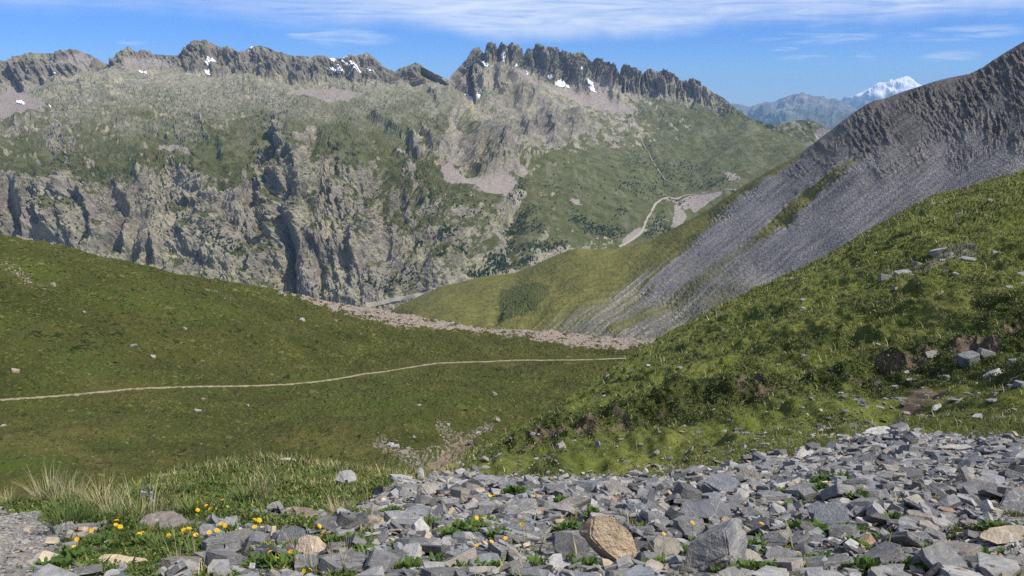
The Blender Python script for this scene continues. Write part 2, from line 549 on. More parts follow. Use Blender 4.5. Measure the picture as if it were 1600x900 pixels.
# left-facing steps (shaded walls with the buttress behind them) and gullies
STEPS = [
    ([(424, 172), (432, 216), (440, 243), (446, 262)], 34, 16, 45), ([(447, 240), (452, 262), (456, 307)], 70, 14, 60), ([(470, 290), (452, 318), (425, 350), (415, 368), (398, 400), (388, 425)], 45, 10, 40),
    ([(438, 325), (444, 345), (455, 372), (462, 392), (459, 429), (458, 470)], 95, 12, 70), ([(310, 186), (320, 209), (322, 222)], 24, 9, 22), ([(334, 212), (338, 222), (343, 246)], 28, 9, 25),
    ([(7, 258), (18, 301), (34, 341), (35, 372)], 80, 14, 60), ([(169, 266), (178, 304), (200, 334), (192, 365), (189, 392)], 65, 13, 60), ([(121, 298), (134, 330), (145, 374)], 50, 10, 40),
    ([(284, 302), (292, 318)], 40, 9, 30), ([(305, 318), (310, 332)], 35, 8, 25), ([(205, 265), (210, 300)], 35, 10, 25),
    ([(567, 176), (585, 190), (601, 200), (620, 213)], 60, 12, 40), ([(628, 210), (640, 228), (648, 244)], 70, 12, 45), ([(650, 207), (662, 220), (672, 240)], 45, 9, 30), ([(610, 225), (620, 248)], 30, 8, 22),
    ([(731, 176), (727, 205), (735, 244), (745, 276)], 95, 9, 34), ([(748, 192), (747, 225), (757, 268)], 62, 8, 28), ([(768, 205), (772, 240), (778, 272)], 50, 8, 26), ([(738, 230), (744, 250), (752, 276)], 40, 6, 18), ([(756, 215), (758, 240), (765, 275)], 40, 14, 35), ([(658, 140), (670, 150), (684, 162)], 40, 10, 30),
    ([(812, 180), (815, 200), (818, 214)], 75, 10, 40), ([(848, 186), (851, 200), (856, 218)], 85, 12, 60), ([(880, 192), (890, 218)], 40, 9, 30), ([(832, 180), (834, 208)], 45, 8, 25),
    ([(768, 114), (772, 135), (778, 150)], 85, 9, 40), ([(786, 132), (782, 152)], 70, 8, 30), ([(810, 145), (806, 162)], 60, 8, 30), ([(826, 150), (822, 168)], 65, 8, 35),
    ([(736, 95), (738, 130), (742, 160)], 70, 10, 40), ([(835, 76), (838, 100), (846, 118)], 80, 9, 30), ([(873, 88), (880, 110), (890, 132)], 90, 9, 45), ([(775, 78), (780, 100)], 50, 6, 20),
    ([(923, 98), (926, 130)], 60, 6, 35), ([(940, 125), (952, 148)], 70, 9, 30), ([(757, 82), (760, 102)], 55, 6, 20), ([(818, 86), (822, 108)], 50, 6, 20), ([(966, 112), (970, 132)], 55, 7, 30), ([(1068, 130), (1076, 146)], 45, 8, 25),
    ([(19, 86), (17, 105), (22, 122), (34, 142)], 75, 9, 45), ([(172, 96), (176, 106)], 50, 6, 25), ([(186, 90), (190, 106)], 35, 5, 20), ([(84, 98), (84, 114)], 45, 6, 22), ([(70, 128), (71, 140)], 40, 6, 18), ([(282, 80), (290, 108)], 45, 8, 40),
    ([(344, 75), (340, 95)], 35, 6, 22), ([(386, 80), (390, 92)], 30, 6, 20), ([(412, 92), (425, 120)], 40, 8, 25), ([(18, 190), (22, 202)], 35, 7, 25), ([(125, 130), (126, 145)], 35, 7, 20),
    ([(530, 262), (532, 282)], 35, 7, 22), ([(470, 375), (500, 410)], 40, 10, 30), ([(545, 350), (552, 430)], 35, 10, 30), ([(600, 330), (610, 400)], 30, 10, 30), ([(240, 380), (244, 420)], 35, 8, 25), ([(65, 310), (80, 360)], 40, 10, 30)]
for (pts, a, s, dec) in STEPS:
    p = np.array(pts, float)
    xl = np.interp(PY, p[:, 1], p[:, 0])
    if p[0, 1] > p[-1, 1]:
        xl = np.interp(PY, p[::-1, 1], p[::-1, 0])
    y0, y1 = p[:, 1].min(), p[:, 1].max()
    xl = xl + pn(PY / 11, PY * 0 + 5, seed=int(y0)) * 4 + pn(PY / 4, PY * 0 + 5, seed=int(y1)) * 1.5
    dx = PX - xl
    a = a * (.68 if y1 < 165 else .85)
    m = sstep(y0 - 6, y0 + max(10, .45 * (y1 - y0)), PY) * sstep(y1 + 10, y1 - 6, PY)
    nd += m * a * (sstep(-s * .35, s * .65, dx) * np.exp(-np.maximum(dx, 0) / dec) - 0.35 * np.exp(-(np.minimum(dx + s * .3, 0) / (1.4 * s)) ** 2) * (dx < s * .3))
for pts, a, wd in (([(480, 205), (560, 250), (640, 298), (700, 335)], 34, 22), ([(505, 290), (540, 330), (560, 400), (560, 460)], 45, 40), ([(340, 270), (360, 320), (350, 400)], 30, 40), ([(225, 275), (250, 330), (255, 420)], 32, 32),
                   ([(60, 190), (150, 195), (230, 235), (300, 270)], 30, 26), ([(95, 285), (110, 370)], 26, 30), ([(700, 130), (740, 165), (790, 215), (870, 260), (960, 330)], 22, 16), ([(660, 330), (700, 380), (690, 440)], 26, 34)):
    nd += a * np.exp(-(dseg(pts, PX, PY) / wd) ** 2)
GULLY = [([(490, 225), (470, 270), (450, 300), (437, 330)], 40, 9), ([(437, 330), (450, 370), (460, 400), (460, 470)], 55, 8), ([(814, 322), (802, 350), (803, 375), (806, 400)], 45, 14),
         ([(700, 125), (735, 150), (765, 182), (800, 240)], 30, 8), ([(720, 178), (708, 215), (702, 255)], 30, 8), ([(338, 240), (350, 330), (372, 400)], 20, 10), ([(1000, 215), (1045, 290), (1060, 310)], 18, 7), ([(235, 250), (260, 330)], 18, 9)]
for pts, a, wd in GULLY:
    nd -= a * np.exp(-(dseg(pts, PX, PY) / wd) ** 2)
SCREE_P = [[(688, 262), (703, 250), (715, 266), (735, 276), (756, 282), (775, 276), (800, 282), (809, 290), (790, 308), (768, 309), (742, 296), (700, 285)],
           [(632, 256), (650, 254), (649, 272), (638, 272)], [(700, 255), (712, 205), (718, 205), (709, 262)], [(887, 307), (910, 320), (905, 323), (892, 315)], [(789, 216), (806, 219), (815, 230), (806, 230)],
           [(247, 232), (280, 229), (296, 236), (298, 245), (270, 245), (250, 243)], [(640, 297), (660, 295), (650, 303)], [(714, 122), (730, 112), (738, 140), (733, 144)], [(0, 150), (18, 135), (45, 150), (75, 165), (60, 178), (0, 186)],
           [(75, 95), (130, 84), (150, 100), (140, 120), (110, 100), (86, 105)], [(760, 102), (800, 118), (850, 142), (900, 160), (960, 175), (1000, 172), (960, 158), (880, 146), (835, 128), (800, 112)],
           [(455, 138), (540, 140), (570, 150), (520, 158), (450, 152)], [(1128, 265), (1150, 270), (1160, 285), (1140, 282)], [(1275, 205), (1290, 200), (1296, 212), (1280, 220)],
           [(1052, 318), (1074, 335), (1060, 356), (1050, 352), (1053, 330)], [(1035, 305), (1060, 315), (1100, 300), (1130, 302), (1085, 330), (1060, 325)], [(975, 370), (1000, 355), (1010, 360), (970, 386)],
           [(767, 345), (790, 372), (786, 376), (768, 352)], [(925, 125), (955, 140), (950, 165), (920, 150)], [(195, 95), (260, 92), (280, 108), (200, 112)]]
SM = 0
for pg in SCREE_P:
    SM = np.maximum(SM, soft(pg, 2, edge=3))
nd *= 1 - 0.72 * blur(np.asarray(SM), 2)
edge_k = sstep(0, 6, (massif.nfront - 1 - np.arange(massif.nfront)))[:, None]
massif.P = P + N * nd[..., None]
massif.P[..., 2] += -0.0
# needles keep their outline: the crest row only moves in depth along its own ray
ryc = P[-1] / np.linalg.norm(P[-1], axis=-1)[:, None]
massif.P[-1] = P[-1] + ryc * (nd[-1] * -0.5)[:, None]

n2 = massif.normals()
nz = blur(n2[..., 2], 1)
nzs = blur(n2[..., 2], 5)
alt = massif.P[..., 2]
g = sstep(0.52, 0.78, nz) * 0.50 + sstep(0.50, 0.78, nzs) * 0.5 - 0.0
dgl = (PX + PY) * .707; dgt = (PX - PY) * .707
diag = sstep(520, 760, PX) * (.38 * fbm(dgl / 42, dgt / 9, oct=4, gain=.6, seed=33) + .14 * fbm(dgl / 90, dgt / 26, oct=2, seed=34))
band_ = .30 * fbm(PX / 34, PY / 15, oct=4, gain=.6, seed=37) * sstep(760, 600, PX)
pt = diag + band_ + 0.10 * fbm(PX / 60, PY / 40, oct=3, seed=31) + 0.36 * fbm(PX / 10, PY / 6.5, oct=4, gain=.68, seed=32)
gp = 0 * PX
for (x, y, rx, ry, a) in ((200, 165, 240, 50, -.34), (60, 210, 140, 60, -.30), (420, 180, 160, 50, -.22), (640, 290, 110, 70, .2), (900, 310, 150, 80, .22), (900, 205, 170, 34, -.75), (830, 245, 70, 24, -.3), (1010, 235, 60, 30, -.3), (800, 205, 50, 40, -.3), (560, 300, 60, 40, -.1), (1110, 240, 110, 45, .42), (1250, 200, 60, 30, .6),
                          (90, 258, 70, 26, .5), (160, 275, 60, 30, .3), (345, 262, 55, 40, .45), (420, 230, 22, 60, .4), (500, 225, 70, 35, .45), (590, 265, 60, 40, .3), (600, 170, 90, 30, .25), (640, 310, 70, 50, .2), (250, 265, 80, 14, .3), (480, 320, 20, 30, .3), (560, 110, 260, 28, -.6), (60, 110, 180, 35, -.55), (880, 110, 200, 40, -.8),
                          (900, 165, 110, 22, -.35), (350, 400, 380, 90, -.06), (320, 90, 200, 26, -.5), (760, 250, 50, 60, -.3), (700, 380, 90, 60, .12), (500, 330, 60, 30, .15), (150, 350, 150, 40, -.05), (390, 380, 60, 40, .25), (980, 330, 70, 40, .4), (1085, 310, 40, 30, .25)):
    gp += a * blob(x, y, rx, ry)
g = g + pt + gp - 0.8 * SM
gm = np.clip(sstep(0.30, 0.62, g), 0, 1)
dark = np.clip(pin * sstep(170, 120, PY) * 1.0 + .75 * pinE + .9 * blob(870, 203, 70, 22) + .9 * blob(765, 235, 36, 48) + .5 * blob(800, 150, 60, 22), 0, 1)  # dark pinnacle and crest rock, plus shade painted onto the wall above the talus
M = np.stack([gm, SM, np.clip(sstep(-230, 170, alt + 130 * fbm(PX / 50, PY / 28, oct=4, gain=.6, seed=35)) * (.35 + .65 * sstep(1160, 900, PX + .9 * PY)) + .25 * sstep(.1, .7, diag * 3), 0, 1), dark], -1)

m = Mat('alpine_rock', 0.95, 0.1)
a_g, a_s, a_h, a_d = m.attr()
rock = m.ramp(m.noise(0.012, 8, 0.68), [(.30, (.14, .126, .110)), (.45, (.285, .255, .218)), (.58, (.385, .344, .296)), (.72, (.51, .46, .39))])
rock2 = m.ramp(m.noise(0.04, 6, 0.75), [(.33, (.50, .51, .53)), (.65, (1.25, 1.2, 1.12))])
rock = m.mix(0.65, rock, rock2, 'MULTIPLY')
lichen = m.ramp(m.noise(0.006, 6, .7), [(.42, (1, 1, 1)), (.62, (.98, 1.02, .8))])
rock = m.mix(.7, rock, lichen, 'MULTIPLY')
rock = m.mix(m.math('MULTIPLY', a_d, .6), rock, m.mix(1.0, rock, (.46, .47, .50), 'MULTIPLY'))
grass = m.ramp(m.noise(0.018, 6, 0.66), [(.3, (.056, .066, .020)), (.5, (.098, .104, .036)), (.7, (.165, .158, .070))])
alp = m.ramp(m.noise(0.045, 6, 0.75), [(.3, (.105, .112, .072)), (.5, (.235, .225, .162)), (.7, (.45, .41, .325))])
grass = m.mix(a_h, grass, alp)
gf = m.math('ADD', a_g, m.math('MULTIPLY', m.math('SUBTRACT', m.noise(0.06, 6, .75), .5), 1.5))
moss = m.mix(1.0, rock, (.78, .82, .58), 'MULTIPLY')
rock = m.mix(m.math('MULTIPLY', m.step(m.math('ADD', a_g, m.noise(0.013, 5, .7)), .38, .95), .85), rock, moss)
c = m.mix(m.step(gf, .18, .82), rock, grass)
scree = m.ramp(m.noise(0.06, 6, .7), [(.3, (.22, .185, .16)), (.7, (.38, .33, .29))])
c = m.mix(m.step(m.math('ADD', a_s, m.math('MULTIPLY', m.math('SUBTRACT', m.noise(0.04, 4), .5), .5)), .35, .6), c, scree)
MASSIF_MAT = m.color(c)
m.bump(m.noise(0.07, 8, .8), 1.0, 12.0)
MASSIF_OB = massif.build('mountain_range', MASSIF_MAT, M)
massif.GM = gm

# snow lying in the gullies under the crest: thin sheets lifted off the rock
SNOW = [[(321, 102), (328, 98), (336, 94), (338, 99), (332, 106), (325, 108)], [(320, 114), (328, 113), (329, 119), (322, 118)], [(25, 160), (33, 158), (40, 164), (38, 166), (30, 164)], [(83, 122), (88, 118), (91, 119), (86, 125)],
        [(385, 75), (400, 71), (398, 74), (388, 80)], [(514, 92), (524, 95), (526, 100), (518, 101)], [(515, 107), (530, 109), (538, 116), (530, 117), (518, 112)], [(535, 101), (552, 105), (568, 113), (560, 115), (545, 110)], [(540, 118), (560, 117), (556, 121)], [(536, 93), (545, 97), (541, 100)],
        [(572, 108), (588, 112), (580, 114)], [(753, 93), (757, 97), (765, 108), (762, 109), (753, 101)], [(780, 98), (785, 103), (787, 107), (783, 106)], [(852, 123), (860, 129), (857, 131)], [(865, 130), (873, 131), (886, 139), (888, 143), (876, 140), (866, 136)],
        [(901, 121), (905, 124), (903, 129), (901, 127)], [(911, 134), (918, 136), (924, 134), (931, 146), (927, 147), (918, 142)], [(726, 142), (736, 143), (736, 149), (729, 147)], [(742, 152), (751, 154), (749, 159)], [(802, 108), (806, 111), (802, 112)],
        [(155, 115), (164, 114), (160, 116)], [(217, 112), (231, 115), (229, 117), (220, 115)], [(66, 169), (84, 170), (82, 171)], [(292, 116), (301, 118), (298, 119)], [(722, 108), (726, 114), (722, 113)], [(819, 118), (822, 121), (820, 123)]]
sm_ = Mat('old_snow', 0.6, 0.3)
SNOW_MAT = sm_.color(sm_.ramp(sm_.noise(.05, 4), [(.3, (.78, .80, .84)), (.7, (.90, .90, .91))]))


def patch_from(sheet, polys, name, mat, lift, edge=1.5, smooth=False, thick=0.0):
    """a thin sheet lifted off the ground, cut along the outline of a stain or a snow field"""
    x, y = sheet.PX, sheet.PY
    cx = (x[:-1, :-1] + x[1:, 1:]) / 2; cyy = (y[:-1, :-1] + y[1:, 1:]) / 2
    jx = pn(cx / 5, cyy / 5, seed=51) * edge; jy = pn(cx / 5, cyy / 5, seed=52) * edge
    sel = inside(polys, cx + jx, cyy + jy)
    if sel.sum() < 2:
        return None
    ny, nx = x.shape
    idx = np.arange(ny * nx).reshape(ny, nx)
    F = np.stack([idx[:-1, :-1], idx[:-1, 1:], idx[1:, 1:], idx[1:, :-1]], -1)[sel]
    used, invx = np.unique(F, return_inverse=True)
    Vv = sheet.P.reshape(-1, 3)[used] + sheet.normals().reshape(-1, 3)[used] * lift
    return mesh_raw(name, Vv, invx.reshape(F.shape), mat, smooth)


for pg in SNOW:
    o = patch_from(massif, pg, 'snow_patch', SNOW_MAT, 4.0, 1.0)
    if o: o['kind'] = 'structure'

# the track that zigzags up the far valley, and the road cut into the foot of the cliffs
dm = Mat('dirt_road', 0.95, 0.1)
ROAD_MAT = dm.color(dm.ramp(dm.noise(.2, 4), [(.3, (.30, .262, .21)), (.7, (.42, .37, .305))]))


def strip(sheet, pts, width, name, mat, lift, step=3.0, wob=0.0):
    p = np.array(pts, float)
    L = np.concatenate([[0], np.cumsum(np.hypot(*np.diff(p, axis=0).T))])
    s = np.arange(0, L[-1], step)
    C = sheet.at(np.interp(s, L, p[:, 0]), np.interp(s, L, p[:, 1]))
    k = np.array([1, 2, 3, 2, 1.]); k /= k.sum()
    for i in range(3):
        C[2:-2, i] = np.convolve(C[:, i], k, 'valid')
    T = np.gradient(C, axis=0); T /= np.linalg.norm(T, axis=1)[:, None]
    B = np.cross(T, (0, 0, 1)); B /= np.linalg.norm(B, axis=1)[:, None]
    wl = width / 2 * (1 + wob * pn(s / 6, s * 0, seed=4) + wob * .6 * pn(s / 2, s * 0, seed=5)); wr = width / 2 * (1 + wob * pn(s / 6, s * 0, seed=6) + wob * .6 * pn(s / 2, s * 0, seed=7))
    A = np.stack([C - B * (wl * 1.15)[:, None] - (0, 0, lift), C - B * wl[:, None] + (0, 0, lift), C + (0, 0, lift * .9), C + B * wr[:, None] + (0, 0, lift), C + B * (wr * 1.15)[:, None] - (0, 0, lift)], 0)
    o = mesh_grid(name, A, mat, False)
    o['kind'] = 'structure'
    return o


strip(massif, [(966, 386), (985, 377), (1004, 362), (1006, 352), (1010, 345), (1017, 335), (1023, 322), (1031, 316), (1034, 312), (1042, 309), (1062, 306), (1100, 303), (1150, 298)], 8, 'road', ROAD_MAT, 3.0)
strip(massif, [(570, 478), (600, 471), (625, 465), (655, 461), (680, 456)], 9, 'road', ROAD_MAT, 6.0)
strip(massif, [(1000, 212), (1016, 240), (1030, 262), (1042, 275), (1060, 285), (1075, 292)], 3.5, 'path', ROAD_MAT, 2.5, wob=.5)

# ------------------------------------------------------------------ blue ranges far beyond
FAR = [('distant_mountain', 26000, [(900, 240), (1000, 215), (1090, 190), (1120, 172), (1142, 161), (1158, 163), (1174, 167), (1186, 162), (1196, 159), (1206, 162), (1220, 156), (1234, 150), (1245, 148), (1251, 145), (1255, 143), (1260, 147), (1272, 150), (1284, 151), (1298, 155), (1310, 160), (1321, 165), (1334, 170), (1380, 190), (1450, 205), (1600, 215), (1800, 220)], 130),
       ('distant_snowy_mountain', 46000, [(1150, 215), (1250, 190), (1290, 168), (1310, 158), (1325, 152), (1340, 147), (1355, 140), (1366, 136), (1374, 131), (1386, 130), (1397, 128), (1403, 124), (1409, 121), (1419, 120), (1425, 124), (1432, 130), (1438, 133), (1448, 140), (1460, 138), (1475, 146), (1500, 150), (1560, 165), (1650, 190), (1800, 210)], 150)]
for name, D, cr, amp in FAR:
    x2 = np.arange(900, 1760, 1.6) if D < 30000 else np.arange(1180, 1760, 1.6)
    cy_ = crv(cr, x2)
    one = np.ones_like(x2)
    sh = Sheet(x2, [(one * 330, one / (D * .72)), (np.minimum(cy_ + 60, 300), one / (D * .86)), (cy_, one / D)], [30, 60], 5000)
    n0 = sh.normals()
    tt = sstep(2.0, 1.7, sh.seg)[:, None] * .8 + .2
    X, Y, Z = [sh.P[..., i] for i in range(3)]
    dd = (ridged(X / (D * .075), Y / (D * .085), oct=6, gain=.55, seed=3) - 1.1) * D * .018 * tt
    sh.P = sh.P + n0 * dd[..., None]
    sh.P[-1] = ray(sh.PX[-1], sh.PY[-1] , sh.ZD[-1])
    nn = sh.normals()[..., 2]
    if D > 30000:
        sn = sstep(420, 760, sh.P[..., 2] + 420 * fbm(X / 1100, Y / 1500, oct=5, gain=.6, seed=8)) * sstep(.15, .5, nn)
    else:
        sn = sstep(.3, .6, fbm(X / 500, Y / 1600, oct=4, seed=8)) * sstep(100, 400, sh.P[..., 2]) * .35
    Mk = np.stack([sn, sstep(-500, 100, sh.P[..., 2]), sn * 0, sn * 0], -1)
    mm = Mat(name.replace('distant', 'far') + '_ground', .95, .05)
    q = mm.attr()
    rk = mm.ramp(mm.noise(.003, 6, .65), [(.35, (.08, .08, .08)), (.65, (.24, .225, .21))])
    gr = mm.ramp(mm.noise(.002, 6, .65), [(.35, (.05, .07, .035)), (.65, (.13, .14, .07))])
    cc = mm.mix(q[1], gr, rk)
    cc = mm.mix(q[0], cc, (.9, .9, .92))
    sh.build(name, mm.color(cc), Mk)

bm_ = Mat('valley_floor', .95, .1)
VM = bm_.color(bm_.ramp(bm_.noise(.004, 6, .6), [(.35, (.05, .07, .03)), (.65, (.12, .14, .06))]))
gx = np.linspace(-43000, 43000, 61); gy = np.linspace(-3000, 61000, 61)
GX, GY = np.meshgrid(gx, gy)
G = np.stack([GX, GY, -1150 + 40 * pn(GX / 5000, GY / 5000, seed=2)], -1)
mesh_grid('ground', G, VM, True)['kind'] = 'structure'

# ------------------------------------------------------------------ haze: one even volume round everything
hm = bpy.data.materials.new('mountain_air')
hm.use_nodes = True
hn = hm.node_tree
hn.nodes.remove(hn.nodes['Principled BSDF'])
pv = hn.nodes.new('ShaderNodeVolumePrincipled')
pv.inputs['Color'].default_value = (0.36, 0.62, 1.0, 1)
pv.inputs['Density'].default_value = 2.2e-5
pv.inputs['Anisotropy'].default_value = 0.0
hn.links.new(pv.outputs[0], hn.nodes['Material Output'].inputs['Volume'])
x0, x1, y0, y1, z0, z1 = -44000, 44000, -4000, 62000, -1300, 1800
hv = [(x, y, z) for z in (z0, z1) for y in (y0, y1) for x in (x0, x1)]
hz = mesh_raw('haze', hv, [(0, 2, 3, 1), (4, 5, 7, 6), (0, 1, 5, 4), (2, 6, 7, 3), (0, 4, 6, 2), (1, 3, 7, 5)], hm)
hz['kind'] = 'stuff'
# ------------------------------------------------------------------ the grey scree spur on the right
CREST_D = [(300, 760), (500, 590), (560, 530), (615, 484), (652, 464), (689, 447), (716, 441), (756, 432), (804, 426), (837, 414), (871, 398), (888, 391), (902, 388), (925, 391), (952, 389), (972, 386), (1019, 375),
           (1057, 354), (1106, 327), (1151, 297), (1189, 274), (1219, 257), (1249, 240), (1280, 217), (1310, 194), (1340, 172), (1352, 164), (1366, 157), (1383, 154), (1400, 147), (1434, 136), (1452, 130), (1468, 125), (1490, 120),
           (1514, 116), (1536, 105), (1552, 94), (1567, 85), (1585, 74), (1600, 65), (1640, 40), (1700, 10), (1800, -30), (2000, -90)]
xs = np.arange(520, 1860, 1.2)
yc = crv(CREST_D, xs)
inv = lambda pts, sm=60: 1.0 / crv(pts, xs, sm)
lines = [
    (crv([(500, 800), (800, 740), (1000, 720), (1200, 600), (1600, 470), (1900, 420)], xs, 60), inv([(500, 560), (1000, 380), (1600, 270), (1900, 250)])),
    (crv([(500, 620), (615, 520), (750, 520), (1000, 533), (1180, 460), (1330, 385), (1600, 275), (1900, 190)], xs, 60), inv([(500, 820), (615, 740), (750, 620), (1000, 480), (1330, 400), (1600, 330), (1900, 300)])),
    (yc, inv([(500, 1100), (700, 1060), (900, 960), (1050, 860), (1200, 760), (1340, 690), (1600, 580), (1900, 470)], 130)),
]
ys_ = crv(CREST_D, xs, 75) + 24
tq = np.clip((ys_ - yc) / np.maximum(crv([(500, 620), (615, 520), (750, 520), (1000, 533), (1180, 460), (1330, 385), (1600, 275), (1900, 190)], xs, 60) - crv(CREST_D, xs, 75), 60), .02, .5)
tq = np.convolve(np.pad(tq, 60, 'edge'), np.ones(121) / 121, 'valid')
lines.insert(2, (np.maximum(ys_, yc + 4), lines[2][1] + (lines[1][1] - lines[2][1]) * tq))
spur = Sheet(xs, lines, [40, 390, 50], 420)
PX, PY = spur.PX, spur.PY
P = spur.P
N = spur.normals()
below = PY - yc[None, :]
ac = (PX * 125 + PY * 158) / 201.5            # across the fall line
al = (-PX * 158 + PY * 125) / 201.5           # down the fall line
# where the ground is bare shale: right of a ragged line that leaves the crest near x=1190
bl = np.interp(PY, [60, 250, 275, 300, 330, 370, 420, 470, 525, 600], [1290, 1232, 1190, 1160, 1135, 1108, 1050, 985, 890, 700])
bw_ = 1 + 2.2 * sstep(380, 500, PY)
bare = sstep(-26, 18, (PX - bl + 20 * sstep(380, 500, PY)) / bw_ + 22 * fbm(ac / 5.5, al / 160, oct=3, seed=3) + 6 * pn(PX / 3, PY / 3, seed=4))
fade = sstep(395, 520, PY + (PX - 1000) * .38)
streak = fbm(ac / 6.5, al / 170, oct=3, gain=.6, seed=12)
bare = bare * (1 - np.clip(fade * (.38 + .34 * sstep(-.7, .6, streak + .3 * pn(PX / 3, PY / 2.4, seed=15))) * sstep(1290, 1100, PX), 0, 1))
strp = [(1334, 249), (1300, 277), (1264, 304), (1227, 338), (1198, 360), (1172, 378)]
ds = dseg(strp, PX + 4 * pn(PX / 8, PY / 8, seed=6), PY)
wdt = 3.5 + 6.5 * sstep(1335, 1255, PX) * sstep(1170, 1215, PX)
gstrip = sstep(wdt + 7, wdt - 6, ds + 7 * fbm(ac / 5, al / 40, oct=3, seed=7))
ds2 = dseg([(1172, 378), (1120, 420), (1050, 468), (960, 520)], PX, PY)
gstrip = np.maximum(gstrip, .5 * sstep(16, 1, ds2 + 6 * fbm(ac / 4, al / 50, oct=2, seed=9)))
bare = bare * (1 - gstrip)
rim = sstep(16, 3, below + 7 * pn(PX / 14, PY / 9, seed=10)) * sstep(1330, 1180, PX)
bare = bare * (1 - rim)
shrub = soft([(782, 450), (806, 444), (840, 441), (862, 445), (858, 462), (840, 482), (815, 494), (790, 497), (776, 500), (778, 480)], 2, PX, PY, 4)
scar = soft([(760, 497), (775, 478), (788, 472), (784, 500), (770, 505)], 2, PX, PY, 4)
scar = np.maximum(scar, soft([(868, 399), (886, 391), (903, 388), (900, 392), (880, 400)], 1, PX, PY, 3))
# relief
strat_zone = bare * sstep(1195, 1260, PX)
up = sstep(140 + 0 * PX, 20, below + 45 * fbm(PX / 60, PY / 60, oct=3, seed=22) - (PX - 1350) * .26)
sa = PX * .86 - PY * .5 + 4 * fbm(PX / 60, PY / 60, oct=2, seed=33) + 60 * sstep(1440, 1600, PX) * sstep(150, 300, PY)
sb = PX * .5 + PY * .86
rib = ridged((sa + 5 * pn(PX / 14, PY / 14, seed=24)) / 9.5, sb / 70, oct=4, gain=.62, seed=25) - 1.1
crack = ridged(sa / 9, sb / 9, oct=3, gain=.6, seed=27) - 1.1
blockz = sstep(.1, .6, pn(PX / 70, PY / 55, seed=29) + .9 * blob(1500, 190, 60, 60) + .7 * blob(1230, 265, 30, 20) + .5 * blob(1580, 110, 50, 40) + .5 * blob(1380, 180, 60, 25))
rib = rib * .6 + .7 * (ridged((sa + 7 * fbm(PX / 20, PY / 20, oct=3, seed=44)) / 20, sb / 70, oct=6, gain=.74, seed=45) - 1.3)
ribq = rib * np.clip(.1 + 1.3 * sstep(-.5, .6, fbm(PX / 50, PY / 40, oct=3, seed=23)), 0, 2)
nd = strat_zone * up * (.85 * ribq + .5 * crack * (.15 + blockz)) + strat_zone * up * blockz * 1.1 * fbm(sa / 7, sb / 22, oct=5, gain=.62, seed=30)
nd += strat_zone * .10 * fbm(ac / 9, al / 90, oct=4, gain=.6, seed=31) + bare * .12 * fbm(PX / 2.6, PY / 2.2, oct=2, gain=.7, seed=32)
fold = sstep(1440, 1520, PX) * sstep(165, 215, PY) * bare
fs = PY - 0.5 * np.abs(PX - 1545) - .06 * (PX - 1500) + 7 * pn(PX / 60, PY / 60, seed=35)
nd += fold * .12 * (ridged(fs / 13, PX / 190, oct=3, gain=.6, seed=36) - 1.1) * sstep(-.5, .2, pn(PX / 40, PY / 40, seed=37))
nd += (1 - bare) * (1.6 * fbm(ac / 26, al / 110, oct=3, seed=38) + .30 * fbm((PX + .6 * PY) / 7, (PY - .6 * PX) / 6, oct=4, gain=.62, seed=39) + 5 * fbm(PX / 130, PY / 60, oct=2, seed=40))
nd += shrub * .8 * (ridged(PX / 5, PY / 4, oct=2, seed=41)) - 3 * scar
edgef = sstep(0, 10, below)
nd *= .25 + .75 * edgef
spur.P = P + N * nd[..., None]
M = np.stack([1 - bare, np.clip(shrub, 0, 1), np.clip(.5 + .22 * fbm(ac / 5.0, al / 110, oct=4, gain=.7, seed=16) + .28 * fbm(PX / 4, PY / 3.5, oct=3, gain=.7, seed=18) + .2 * fbm(PX / 60, PY / 50, oct=2, seed=19), 0, 1), np.clip(up * strat_zone * (.85 + .4 * blockz), 0, 1)], -1)
M[..., 1] = np.clip(shrub + 0 * scar, 0, 1)
SCAR = scar
m = Mat('shale_slope', .95, .12)
a_g, a_sh, a_st, a_sc = m.attr()
shale = m.ramp(m.noise(.35, 8, .75), [(.28, (.105, .10, .094)), (.45, (.192, .182, .171)), (.6, (.268, .254, .238)), (.76, (.41, .385, .36))])
fine = m.ramp(m.noise(1.3, 4, .8), [(.3, (.62, .62, .64)), (.7, (1.3, 1.28, 1.25))])
shale = m.mix(.8, shale, fine, 'MULTIPLY')
tint = m.ramp(m.noise(.035, 5, .6), [(.35, (.88, .885, .91)), (.6, (1.03, 1.015, .99)), (.75, (1.14, 1.09, 1.0))])
shale = m.mix(1.0, shale, tint, 'MULTIPLY')
turf = m.ramp(m.noise(.09, 7, .65), [(.3, (.068, .073, .020)), (.5, (.122, .118, .036)), (.7, (.185, .168, .060))])
turf = m.mix(.7, turf, m.ramp(m.noise(.8, 4, .7), [(.3, (.65, .7, .6)), (.7, (1.3, 1.25, 1.2))]), 'MULTIPLY')
turf = m.mix(m.step(a_st, .45, .95), turf, (.150, .145, .045))
gf = m.math('ADD', a_g, m.math('MULTIPLY', m.math('SUBTRACT', m.noise(.5, 5, .75), .5), 1.3))
shale = m.mix(1.0, shale, m.ramp(a_st, [(.2, (.62, .63, .66)), (.5, (1, 1, 1)), (.8, (1.35, 1.33, 1.3))]), 'MULTIPLY')
shale = m.mix(m.math('MULTIPLY', a_sc, .85), shale, m.mix(1.0, shale, (.40, .395, .395), 'MULTIPLY'))
c = m.mix(m.step(gf, .30, .92), shale, turf)
c = m.mix(m.math('MULTIPLY', m.step(a_sh, .2, .9), .75), c, m.ramp(m.noise(.5, 4, .7), [(.35, (.025, .040, .014)), (.6, (.075, .085, .032)), (.75, (.20, .18, .12))]))
SPUR_MAT = m.color(c)
m.bump(m.noise(.9, 5, .75), .7, .6)
spur.build('hill', SPUR_MAT, M)

